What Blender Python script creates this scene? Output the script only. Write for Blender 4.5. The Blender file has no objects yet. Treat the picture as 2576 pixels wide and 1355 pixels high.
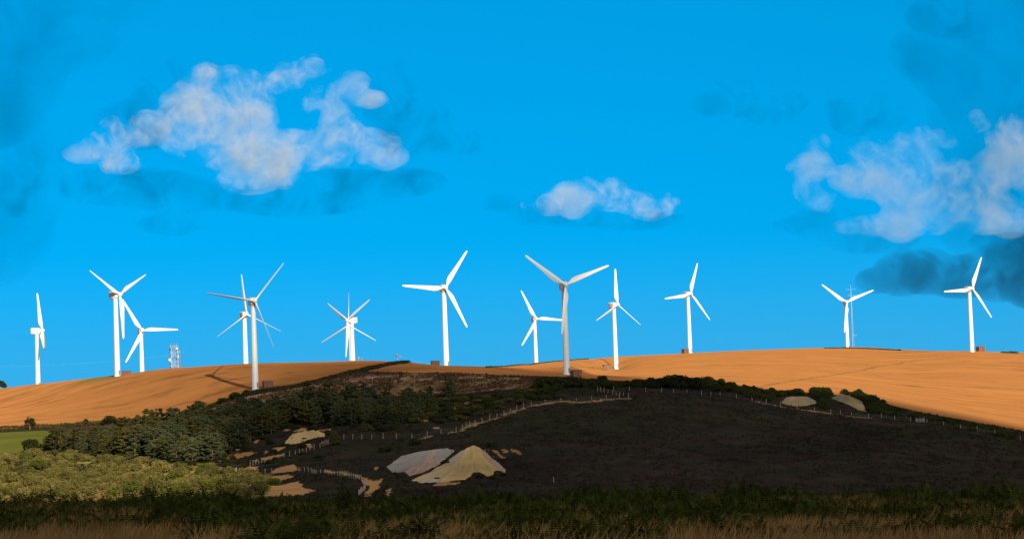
import bpy, math, random, itertools
import numpy as np
from mathutils import Matrix, Vector, Euler
R = math.radians
rng = np.random.default_rng(11)
random.seed(5)
scene = bpy.context.scene
col = scene.collection

# ------------------------------------------------------------------ camera
F = 2576 * 100 / 36.0
PITCH, ROLL = math.atan((1087 - 677.5) / F), R(-2.0)
cam_data = bpy.data.cameras.new('camera')
cam = bpy.data.objects.new('camera', cam_data)
col.objects.link(cam)
cam_data.lens, cam_data.sensor_width = 100, 36
cam_data.clip_start, cam_data.clip_end = 1.0, 60000
CM = (Matrix.Rotation(R(90) + PITCH, 3, 'X') @ Matrix.Rotation(ROLL, 3, 'Z'))
cam.matrix_world = CM.to_4x4()
scene.camera = cam
CMn = np.array(CM)

def ray(x, y):
    """Survey direction of a sighted point, scaled to one metre of forward distance."""
    d = CMn @ np.array([(x - 1288) / F, (677.5 - y) / F, -1.0])
    return d / d[1]

def at(x, y, D):
    return Vector(ray(x, y) * D)

# ------------------------------------------------------------------ noise helpers
def _hash(ix, iy, seed):
    h = (ix.astype(np.int64) * 374761393 + iy.astype(np.int64) * 668265263 + seed * 144665) & 0x7fffffff
    h = ((h ^ (h >> 13)) * 1274126177) & 0x7fffffff
    return ((h ^ (h >> 16)) & 0xffff) / 65535.0

def vnoise(x, y, seed=0):
    x, y = np.asarray(x, float), np.asarray(y, float)
    ix, iy = np.floor(x), np.floor(y)
    fx, fy = x - ix, y - iy
    fx, fy = fx * fx * (3 - 2 * fx), fy * fy * (3 - 2 * fy)
    a, b = _hash(ix, iy, seed), _hash(ix + 1, iy, seed)
    c, d = _hash(ix, iy + 1, seed), _hash(ix + 1, iy + 1, seed)
    return (a + (b - a) * fx) * (1 - fy) + (c + (d - c) * fx) * fy

def fbm(x, y, seed=0, o=4):
    s, a, t = 0, .5, 0
    for k in range(o):
        s = s + a * vnoise(x * 2 ** k, y * 2 ** k, seed + k * 7)
        t += a
        a *= .5
    return s / t

def pchip(xk, yk, x):
    xk, yk = np.asarray(xk, float), np.asarray(yk, float)
    h = np.diff(xk); d = np.diff(yk) / h
    m = np.zeros_like(yk)
    same = d[:-1] * d[1:] > 0
    w1, w2 = 2 * h[1:] + h[:-1], h[1:] + 2 * h[:-1]
    with np.errstate(all='ignore'):
        m[1:-1] = np.where(same, (w1 + w2) / (w1 / d[:-1] + w2 / d[1:]), 0)
    m[0], m[-1] = d[0], d[-1]
    x = np.clip(x, xk[0], xk[-1])
    i = np.clip(np.searchsorted(xk, x) - 1, 0, len(h) - 1)
    t = (x - xk[i]) / h[i]
    return ((1 + 2 * t) * (1 - t) ** 2 * yk[i] + t * (1 - t) ** 2 * h[i] * m[i]
            + t * t * (3 - 2 * t) * yk[i + 1] + t * t * (t - 1) * h[i] * m[i + 1])

def inside(px, py, poly):
    px, py = np.asarray(px, float), np.asarray(py, float)
    r = np.zeros(px.shape, bool)
    n = len(poly)
    for i in range(n):
        x0, y0 = poly[i]; x1, y1 = poly[(i + 1) % n]
        if y0 == y1: continue
        c = ((y0 > py) != (y1 > py)) & (px < (x1 - x0) * (py - y0) / (y1 - y0) + x0)
        r ^= c
    return r

def edge_dist(px, py, poly, closed=True):
    d = np.full(np.shape(px), 1e18)
    n = len(poly)
    for i in range(n if closed else n - 1):
        x0, y0 = poly[i]; x1, y1 = poly[(i + 1) % n]
        dx, dy = x1 - x0, y1 - y0
        t = np.clip(((px - x0) * dx + (py - y0) * dy) / max(dx * dx + dy * dy, 1e-9), 0, 1)
        d = np.minimum(d, (px - x0 - t * dx) ** 2 + (py - y0 - t * dy) ** 2)
    return np.sqrt(d)

# ------------------------------------------------------------------ terrain (a surveyed height field)
CURVES = [   # each: (x, y, distance) control sights, near to far
    [(0, 1425, 90), (2576, 1412, 90)],
    [(0, 1358, 140), (2576, 1340, 140)],
    [(0, 1298, 225), (640, 1296, 225), (900, 1296, 226), (1290, 1289, 228), (1700, 1281, 230), (2576, 1280, 232)],
    [(0, 1440, 300), (2576, 1420, 300)],
    [(0, 1330, 480), (2576, 1320, 480)],
    [(0, 1262, 600), (640, 1260, 600), (1290, 1258, 600), (2000, 1252, 600), (2576, 1254, 600)],
    [(0, 1198, 730), (300, 1196, 730), (640, 1180, 730), (900, 1150, 730), (1130, 1132, 730), (1430, 1120, 730), (1740, 1118, 730), (2000, 1125, 730), (2330, 1142, 730), (2576, 1162, 730)],
    [(0, 1143, 860), (300, 1112, 860), (640, 1068, 860), (900, 1032, 860), (1130, 1012, 860), (1290, 997, 860), (1430, 985, 860), (1550, 983, 860), (1740, 991, 860), (2000, 1025, 860), (2330, 1061, 860), (2576, 1103, 860)],
    [(0, 1082, 960), (300, 1064, 960), (470, 1042, 955), (640, 988, 958), (760, 968, 958), (900, 948, 960), (1130, 937, 960), (1290, 941, 950), (1430, 946, 940), (1550, 957, 938), (1740, 966, 935), (1900, 978, 930), (2000, 988, 930), (2130, 1000, 930), (2330, 1040, 930), (2576, 1085, 930)],
    [(0, 1040, 1060), (300, 1005, 1025), (640, 950, 1005), (880, 927, 1025), (1123, 925, 1005), (1290, 930, 1010), (1430, 936.5, 1020), (1490, 939, 1130), (1552, 928.5, 1318), (1620, 930, 1230), (1740, 932, 1150), (2000, 940, 1140), (2330, 980, 1120), (2576, 1010, 1100)],
    [(0, 977, 1230), (300, 942, 1097), (430, 925, 1085), (640, 913, 1065), (880, 908, 1090), (1000, 909, 1082), (1123, 919, 1052), (1250, 922.5, 1085), (1350, 914, 1290), (1480, 902, 1350), (1550, 896, 1400), (1737, 887, 1425), (2000, 877, 1480), (2130, 874, 1520), (2300, 880, 1450), (2445, 883.5, 1395), (2576, 887, 1400)],
    [(0, 984, 1350), (300, 957, 1220), (640, 933, 1190), (1000, 930, 1200), (1123, 936, 1170), (1250, 934, 1240), (1350, 921, 1420), (1550, 905, 1520), (1737, 893, 1550), (2130, 883, 1640), (2445, 891, 1520), (2576, 894, 1520)],
    [(0, 1040, 2300), (2576, 960, 2300)],
    [(0, 1100, 4000), (2576, 1020, 4000)],
    [(0, 1122, 9000), (2576, 1045, 9000)],
]
s_in = np.linspace(-0.2, 0.2, 841)
S = np.concatenate([-0.2 - np.linspace(.45, .012, 26), s_in, 0.2 + np.linspace(.012, .45, 26)])
Dr = np.concatenate([np.linspace(4, 80, 12), np.linspace(84, 250, 64), np.linspace(256, 560, 26), np.linspace(562, 1000, 220),
                     np.linspace(1003, 1560, 170), np.geomspace(1580, 9000, 26)])
NS, ND = len(S), len(Dr)
kD, kZ = [], []
for c in CURVES:
    pts = np.array([ray(x, y) * D for x, y, D in c])
    ss = pts[:, 0] / pts[:, 1]
    # carry the end slope gently outward
    kD.append(pchip(ss, pts[:, 1], S)); kZ.append(pchip(ss, pts[:, 2], S))
kD, kZ = np.array(kD), np.array(kZ)
kD = np.vstack([np.full(NS, 4.0), kD]); kZ = np.vstack([np.full(NS, -1.9), kZ])
Z = np.empty((ND, NS))
for j in range(NS):
    Z[:, j] = pchip(kD[:, j], kZ[:, j], Dr)
DD, SS = np.meshgrid(Dr, S, indexing='ij')
XX = DD * SS
relief = (fbm(XX / 28, DD / 28, 3) - .5) * 1.6 + (fbm(XX / 7, DD / 7, 9) - .5) * .55
wgt = np.clip((DD - 520) / 80, 0, 1) * np.clip((965 - DD) / 60, 0, 1)
Z += relief * wgt + (fbm(XX / 60, DD / 60, 21) - .5) * .8 * np.clip((DD - 940) / 80, 0, 1)

def terr(x, y):
    x, y = np.asarray(x, float), np.asarray(y, float)
    s = x / np.maximum(y, 1e-6)
    j = np.clip(np.searchsorted(S, s) - 1, 0, NS - 2); i = np.clip(np.searchsorted(Dr, y) - 1, 0, ND - 2)
    u = np.clip((s - S[j]) / (S[j + 1] - S[j]), 0, 1); v = np.clip((y - Dr[i]) / (Dr[i + 1] - Dr[i]), 0, 1)
    return ((Z[i, j] * (1 - u) + Z[i, j + 1] * u) * (1 - v) + (Z[i + 1, j] * (1 - u) + Z[i + 1, j + 1] * u) * v)

def ground_at(x, y, d0=400, d1=1700):
    r = ray(x, y)
    D = np.arange(d0, d1, .5)
    t = terr(r[0] * D, D)
    hit = np.nonzero(t >= r[2] * D)[0]
    if len(hit) == 0:                       # the sight just clears the ridge: take the closest approach
        k = np.argmin((r[2] * D - t) / D)
    else:
        k = hit[0]
    return Vector((r[0] * D[k], D[k], t[k]))

def gpoly(pts, **k):
    return [tuple(ground_at(x, y, **k)[:2]) for x, y in pts]

def z7(p):     # sights read from an enlarged survey sheet
    return [(563.5 + .3125 * a, 1006.3 + .3125 * b) for a, b in p]

# ------------------------------------------------------------------ materials
def mat(name):
    m = bpy.data.materials.new(name); m.use_nodes = True
    nt = m.node_tree; nt.nodes.clear()
    return m, nt.nodes, nt.links

def ramp(n, stops):
    e = n.color_ramp.elements
    while len(e) > 1: e.remove(e[-1])
    for i, (p, c) in enumerate(stops):
        q = e[0] if i == 0 else e.new(p)
        q.position = p; q.color = (*c, 1) if len(c) == 3 else c
    return n

def simple(name, c, rough=.6, var=.15, scale=2.0, bump=0, metal=0):
    m, N, L = mat(name)
    o = N.new('ShaderNodeOutputMaterial'); b = N.new('ShaderNodeBsdfPrincipled')
    b.inputs['Roughness'].default_value = rough; b.inputs['Metallic'].default_value = metal
    t = N.new('ShaderNodeTexCoord'); nz = N.new('ShaderNodeTexNoise')
    nz.inputs['Scale'].default_value = scale; nz.inputs['Detail'].default_value = 5
    L.new(t.outputs['Object'], nz.inputs['Vector'])
    r = ramp(N.new('ShaderNodeValToRGB'), [(.3, tuple(v * (1 - var) for v in c)), (.7, tuple(min(1, v * (1 + var)) for v in c))])
    L.new(nz.outputs['Fac'], r.inputs['Fac']); L.new(r.outputs['Color'], b.inputs['Base Color'])
    if bump:
        bp = N.new('ShaderNodeBump'); bp.inputs['Strength'].default_value = bump
        L.new(nz.outputs['Fac'], bp.inputs['Height']); L.new(bp.outputs['Normal'], b.inputs['Normal'])
    L.new(b.outputs['BSDF'], o.inputs['Surface'])
    return m

def foliage_mat(name, dark, light, tip=None, scale=.5, rough=.9):
    """Leaves: clump noise, per-plant variation and a per-leaf tone stored on the faces."""
    m, N, L = mat(name)
    o = N.new('ShaderNodeOutputMaterial'); d = N.new('ShaderNodeBsdfDiffuse'); tr = N.new('ShaderNodeBsdfTranslucent')
    mx = N.new('ShaderNodeMixShader'); mx.inputs['Fac'].default_value = .25
    t = N.new('ShaderNodeTexCoord'); nz = N.new('ShaderNodeTexNoise'); inf = N.new('ShaderNodeObjectInfo')
    at_ = N.new('ShaderNodeAttribute'); at_.attribute_name = 'tone'
    nz.inputs['Scale'].default_value = scale; nz.inputs['Detail'].default_value = 3
    off = N.new('ShaderNodeVectorMath'); off.operation = 'ADD'
    L.new(t.outputs['Object'], off.inputs[0]); L.new(inf.outputs['Location'], off.inputs[1])
    L.new(off.outputs[0], nz.inputs['Vector'])
    def mth(op, a, b):
        q = N.new('ShaderNodeMath'); q.operation = op
        for k, v in enumerate((a, b)):
            if isinstance(v, (int, float)): q.inputs[k].default_value = v
            else: L.new(v, q.inputs[k])
        return q.outputs[0]
    f = mth('ADD', mth('MULTIPLY', nz.outputs['Fac'], .5), mth('ADD', mth('MULTIPLY', at_.outputs['Fac'], .35), mth('MULTIPLY', inf.outputs['Random'], .3)))
    r = ramp(N.new('ShaderNodeValToRGB'), [(.25, dark), (.75, light)] + ([(.95, tip)] if tip else []))
    L.new(f, r.inputs['Fac'])
    L.new(r.outputs['Color'], d.inputs['Color']); L.new(r.outputs['Color'], tr.inputs['Color'])
    L.new(d.outputs[0], mx.inputs[1]); L.new(tr.outputs[0], mx.inputs[2]); L.new(mx.outputs[0], o.inputs['Surface'])
    return m

def ground_mat(name, fine=1.0, stretch=(1, 1, 1), rot=0, amount=.35, bump=.4, bump_d=.3):
    """Ground: its own surveyed base colour (attribute), broken up by two sizes of procedural noise."""
    m, N, L = mat(name)
    o = N.new('ShaderNodeOutputMaterial'); d = N.new('ShaderNodeBsdfDiffuse'); d.inputs['Roughness'].default_value = .8
    a = N.new('ShaderNodeVertexColor'); a.layer_name = 'ground_colour'
    g = N.new('ShaderNodeNewGeometry'); mp = N.new('ShaderNodeMapping')
    mp.inputs['Rotation'].default_value[2] = rot; mp.inputs['Scale'].default_value = stretch
    L.new(g.outputs['Position'], mp.inputs['Vector'])
    n1 = N.new('ShaderNodeTexNoise'); n1.inputs['Scale'].default_value = fine; n1.inputs['Detail'].default_value = 6; n1.inputs['Roughness'].default_value = .65
    n2 = N.new('ShaderNodeTexNoise'); n2.inputs['Scale'].default_value = fine * .12; n2.inputs['Detail'].default_value = 4
    L.new(mp.outputs[0], n1.inputs['Vector']); L.new(mp.outputs[0], n2.inputs['Vector'])
    r1 = ramp(N.new('ShaderNodeValToRGB'), [(.25, (1 - amount,) * 3), (.75, (1 + amount,) * 3)])
    r2 = ramp(N.new('ShaderNodeValToRGB'), [(.3, (1 - amount * .5,) * 3), (.7, (1 + amount * .5,) * 3)])
    L.new(n1.outputs['Fac'], r1.inputs[0]); L.new(n2.outputs['Fac'], r2.inputs[0])
    m1 = N.new('ShaderNodeMix'); m1.data_type = 'RGBA'; m1.blend_type = 'MULTIPLY'; m1.inputs[0].default_value = 1
    m2 = N.new('ShaderNodeMix'); m2.data_type = 'RGBA'; m2.blend_type = 'MULTIPLY'; m2.inputs[0].default_value = 1
    L.new(a.outputs['Color'], m1.inputs[6]); L.new(r1.outputs[0], m1.inputs[7])
    L.new(m1.outputs[2], m2.inputs[6]); L.new(r2.outputs[0], m2.inputs[7])
    bp = N.new('ShaderNodeBump'); bp.inputs['Strength'].default_value = bump; bp.inputs['Distance'].default_value = bump_d
    L.new(n1.outputs['Fac'], bp.inputs['Height']); L.new(bp.outputs[0], d.inputs['Normal'])
    L.new(m2.outputs[2], d.inputs['Color']); L.new(d.outputs[0], o.inputs['Surface'])
    return m

M = {}
M['white'] = simple('white_paint', (.80, .79, .76), .35, .03, .6)
M['black'] = simple('dark_paint', (.03, .03, .035), .5)
M['vent'] = simple('vent_grey', (.10, .10, .11), .5)
M['red'] = simple('red_lettering', (.12, .05, .05), .5)
M['brick'] = simple('brick', (.20, .085, .055), .9, .3, 6, .3)
M['roof'] = simple('shed_roof', (.16, .10, .08), .8, .2, 3)
M['door'] = simple('shed_door', (.14, .05, .04), .6)
M['render'] = simple('pale_blockwork', (.27, .135, .085), .9, .15, 4)
M['steel'] = simple('galvanised_steel', (.29, .295, .30), .45, .1, 2, 0, .3)
M['post'] = simple('weathered_post', (.26, .205, .14), .9, .2, 5)
M['wire'] = simple('fence_wire', (.10, .09, .08), .5)
M['cable'] = simple('power_cable', (.45, .50, .55), .5)
M['pole'] = simple('timber_pole', (.35, .28, .2), .9)
M['bark'] = simple('pine_bark', (.16, .085, .05), .95, .35, 3, .5)
M['gate'] = simple('grey_gate', (.22, .22, .22), .6)
M['pine'] = foliage_mat('pine_needles', (.030, .040, .021), (.105, .120, .055), (.165, .175, .075), .5)
M['pine2'] = foliage_mat('warm_pine_needles', (.030, .034, .012), (.12, .115, .038), (.19, .17, .06), .4)
M['scrub'] = foliage_mat('willow_leaves', (.080, .076, .020), (.190, .165, .050), (.29, .245, .085), .45)
M['green'] = foliage_mat('bright_leaves', (.045, .065, .012), (.12, .135, .025), (.18, .18, .03), .45)
M['thorn'] = foliage_mat('thorn_leaves', (.018, .026, .010), (.05, .062, .02), None, .6)
M['hedge'] = foliage_mat('hedge_leaves', (.04, .042, .015), (.11, .10, .036), (.17, .13, .05), .35)
M['dryscrub'] = foliage_mat('dry_scrub_leaves', (.035, .022, .015), (.15, .09, .055), (.12, .11, .05), .25)
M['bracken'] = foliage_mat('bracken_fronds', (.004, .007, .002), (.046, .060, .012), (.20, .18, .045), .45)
M['drygrass'] = foliage_mat('dry_grass', (.035, .020, .007), (.25, .15, .055), (.50, .35, .15), .45)
M['heather'] = foliage_mat('heather_sprigs', (.020, .017, .013), (.040, .032, .024), (.05, .031, .029), .15)
M['flower'] = simple('white_petals', (.42, .42, .38), .9)
M['stem'] = simple('green_stem', (.06, .08, .02), .9)
M['g_heath'] = ground_mat('heath_soil', .9, amount=.32, bump=.5)
M['g_wheat'] = ground_mat('ripe_wheat', 1.2, (.10, .8, 1), R(12), amount=.13, bump=.12, bump_d=.2)
M['g_grass'] = ground_mat('pasture', .5, (.3, 1, 1), 0, amount=.2, bump=.2)
M['g_rough'] = ground_mat('rough_grass', .7, (.5, 1, 1), 0, amount=.5, bump=.6)
M['g_sand'] = ground_mat('bare_sand', .8, amount=.18, bump=.4)

# ------------------------------------------------------------------ mesh / object helpers
def mesh_np(name, V, Fc, material=None, smooth=False, tone=None):
    V = np.asarray(V, np.float32); Fc = np.asarray(Fc, np.int32)
    me = bpy.data.meshes.new(name); n = Fc.shape[1]
    me.vertices.add(len(V)); me.vertices.foreach_set('co', V.ravel())
    me.loops.add(Fc.size); me.loops.foreach_set('vertex_index', Fc.ravel())
    me.polygons.add(len(Fc)); me.polygons.foreach_set('loop_start', np.arange(len(Fc), dtype=np.int32) * n)
    if smooth: me.polygons.foreach_set('use_smooth', np.ones(len(Fc), bool))
    if tone is not None:
        a = me.attributes.new('tone', 'FLOAT', 'FACE'); a.data.foreach_set('value', np.asarray(tone, np.float32))
    me.update(calc_edges=True); me.validate()
    if material: me.materials.append(material)
    return me

class MB:
    """Collects primitive shapes, builds ONE mesh."""
    def __init__(s): s.v, s.f = [], []
    def add(s, V, Fs):
        b = len(s.v); s.v += [tuple(p) for p in V]; s.f += [tuple(b + i for i in f) for f in Fs]; return s
    def box(s, c, d, rot=None):
        P = [Vector((x * d[0] / 2, y * d[1] / 2, z * d[2] / 2)) for x in (-1, 1) for y in (-1, 1) for z in (-1, 1)]
        if rot is not None: P = [rot @ p for p in P]
        return s.add([p + Vector(c) for p in P], [(0, 1, 3, 2), (4, 6, 7, 5), (0, 4, 5, 1), (2, 3, 7, 6), (0, 2, 6, 4), (1, 5, 7, 3)])
    def loft(s, rings, cap=True, close=True):
        n = len(rings[0]); V = [p for r in rings for p in r]; Fs = []
        for i in range(len(rings) - 1):
            for j in range(n if close else n - 1):
                Fs.append((i * n + j, i * n + (j + 1) % n, (i + 1) * n + (j + 1) % n, (i + 1) * n + j))
        if cap: Fs += [tuple(range(n - 1, -1, -1)), tuple((len(rings) - 1) * n + j for j in range(n))]
        return s.add(V, Fs)
    def lathe(s, prof, n=24, c=(0, 0, 0)):
        return s.loft([[(c[0] + r * math.cos(2 * math.pi * k / n), c[1] + r * math.sin(2 * math.pi * k / n), c[2] + z) for k in range(n)] for r, z in prof])
    def bar(s, a, b, w, n=4, w2=None):
        a, b = Vector(a), Vector(b); d = (b - a).normalized(); w2 = w if w2 is None else w2
        u = d.cross(Vector((0, 0, 1)) if abs(d.z) < .9 else Vector((1, 0, 0))).normalized(); v = d.cross(u)
        ring = lambda p, q: [p + (u * math.cos(2 * math.pi * k / n + .785) + v * math.sin(2 * math.pi * k / n + .785)) * q for k in range(n)]
        return s.loft([ring(a, w), ring(b, w2)])
    def mesh(s, name, m, smooth=False):
        me = bpy.data.meshes.new(name); me.from_pydata([tuple(v) for v in s.v], [], s.f); me.update(); me.materials.append(m)
        if smooth:
            me.polygons.foreach_set('use_smooth', np.ones(len(me.polygons), bool))
            try: me.set_sharp_from_angle(angle=R(40))
            except Exception: pass
        return me

def link(name, data, parent=None, loc=None, mtx=None):
    o = bpy.data.objects.new(name, data); col.objects.link(o)
    if parent: o.parent = parent
    if mtx is not None: o.matrix_basis = mtx
    elif loc is not None: o.location = loc
    return o

def tag(o, label=None, cat=None, group=None, kind=None):
    for k, v in (('label', label), ('category', cat), ('group', group), ('kind', kind)):
        if v: o[k] = v
    return o

def empty(name, loc, rz=0):
    o = link(name, None, loc=loc); o.rotation_euler.z = rz; o.empty_display_size = .5
    return o

# ------------------------------------------------------------------ zones of the ground
WHEAT_L = [(-60, 1083), (0, 1079), (100, 1074), (200, 1067), (300, 1060), (390, 1054), (450, 1043), (520, 1024), (580, 1003), (640, 983), (700, 974), (760, 964), (850, 943), (930, 921), (985, 911)]
WHEAT_R = [(930, 931), (985, 918), (1020, 914)]
WR_low = [(930, 934), (1050, 937), (1200, 940), (1340, 945), (1430, 948), (1560, 957), (1650, 961), (1830, 968), (1900, 977), (2050, 988), (2190, 1003), (2250, 1020), (2330, 1039), (2450, 1061), (2576, 1084), (2650, 1098)]
wl = gpoly(WHEAT_L); wr = gpoly(WR_low); w2 = gpoly(WHEAT_R)
far = lambda p, D: (p[0] / p[1] * D, D)
P_WL = [far(wl[0], 960)] + wl + [far(wl[-1], 1900), far((-0.21, 1), 1900), far((-0.21, 1), 960)]
P_WR = wr + [far((0.21, 1), 930), far((0.21, 1), 1900), far(w2[-1], 1900), w2[2], w2[1], w2[0]]
P_GREEN = gpoly([(-60, 1089), (0, 1087), (100, 1082), (150, 1083), (125, 1112), (75, 1134), (0, 1141), (-60, 1144)])
P_WOOD = gpoly([(90, 1140), (125, 1108), (150, 1084), (200, 1074), (300, 1067), (400, 1060), (470, 1048), (560, 1040), (640, 1022), (700, 1020), (640, 1100), (560, 1160), (520, 1172), (310, 1152), (220, 1148)])
P_ROUGH = gpoly([(440, 1052), (560, 1016), (640, 994), (760, 974), (930, 938), (1050, 939), (1200, 942), (1345, 948), (1345, 972), (1150, 990), (1000, 992), (900, 990), (760, 1005), (640, 1020), (540, 1040)])
P_SCRUB = gpoly([(-60, 1143), (0, 1142), (100, 1136), (220, 1146), (310, 1150), (460, 1170), (560, 1178), (640, 1192), (690, 1192), (700, 1225), (660, 1262), (-60, 1265)])
SANDS = [z7(p) for p in [
    [(560, 245), (640, 218), (680, 225), (660, 245), (590, 250)], [(470, 235), (560, 225), (560, 240), (480, 242)],
    [(765, 238), (870, 225), (850, 255), (790, 255)], [(250, 340), (280, 300), (350, 255), (357, 268), (300, 312), (265, 345)],
    [(0, 418), (0, 395), (150, 358), (140, 397), (60, 412)], [(35, 470), (100, 430), (240, 408), (255, 425), (190, 450), (70, 475)],
    [(320, 430), (340, 405), (420, 378), (490, 380), (460, 400), (380, 420)], [(200, 490), (300, 465), (470, 430), (480, 445), (360, 480), (230, 500)],
    [(165, 552), (200, 533), (285, 533), (272, 557), (180, 567)], [(365, 580), (420, 545), (490, 528), (560, 515), (625, 560), (540, 572), (450, 584)],
    [(660, 345), (720, 338), (715, 375), (690, 385)],
    [(1080, 615), (1130, 625), (1200, 645), (1240, 650), (1268, 628), (1252, 680), (1232, 725), (1180, 772), (1135, 772), (1160, 700), (1120, 650)],
    [(790, 566), (950, 572), (1090, 605), (1100, 622), (940, 590), (790, 580)],
    [(350, 645), (400, 605), (540, 598), (565, 620), (470, 640), (420, 690), (600, 650), (625, 690), (715, 727), (640, 760), (500, 770), (400, 770), (330, 770), (380, 700)],
    [(1475, 77), (1590, 45), (1662, 28), (1650, 52), (1580, 78)], [(1895, 32), (1970, 12), (1977, 40), (1930, 52)], [(1800, 60), (1880, 45), (1880, 75), (1810, 78)], [(2080, 40), (2160, 25), (2150, 48), (2090, 52)],
    [(1600, 160), (1660, 152), (1655, 165), (1605, 168)], [(1690, 218), (1745, 210), (1740, 226), (1695, 228)],
    [(1308, 720), (1342, 713), (1338, 765), (1308, 765)], [(2290, 388), (2350, 395), (2410, 432), (2380, 438), (2320, 412)],
    [(2130, 400), (2200, 420), (2280, 465), (2250, 462), (2180, 430)], [(2215, 395), (2270, 405), (2290, 425), (2240, 420)],
    [(1690, 682), (1760, 650), (1890, 668), (1840, 682), (1740, 690)], [(1200, 545), (1250, 530), (1230, 558), (1205, 560)],
]]
P_SAND = [gpoly(p) for p in SANDS]
F1 = [(865, 1104), (916, 1105), (955, 1103.5), (1012, 1105), (1057, 1102), (1107, 1091), (1157, 1084), (1187, 1069), (1234, 1056), (1263, 1047), (1305, 1030), (1334, 1020.5), (1363, 1017), (1419, 1011.5), (1469, 1009.7), (1511, 1008), (1556, 1002), (1588, 1004)]
F1B = [(1504, 984), (1523, 987), (1545, 992), (1570, 998), (1594, 1004)]
F2 = [(1544, 983), (1612, 985), (1659, 988), (1708, 988.5), (1760, 993), (1811, 996.5), (1851, 1001), (1905, 1011), (1950, 1020), (1987, 1026), (2039, 1034), (2086, 1040), (2137, 1046), (2184, 1050), (2259, 1057), (2300, 1060)]
F2B = [(2332, 1063), (2381, 1072), (2428, 1080), (2475, 1087), (2545, 1101), (2590, 1110)]
F3 = [(629, 1173.5), (670, 1161), (708, 1152.6), (747, 1143), (785, 1131), (805, 1126.6), (826, 1116)]
F4 = [(612, 1190.7), (659, 1190), (723, 1187.6), (761, 1184.5), (782, 1187), (795, 1192), (824, 1192), (851, 1195), (885, 1201.6), (910, 1209), (918, 1222), (920, 1231), (910, 1238), (902, 1246)]
g_f1, g_f2 = gpoly(F1), gpoly(F2)
VERGE = [g_f1[4:], g_f2[7:14]]

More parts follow.
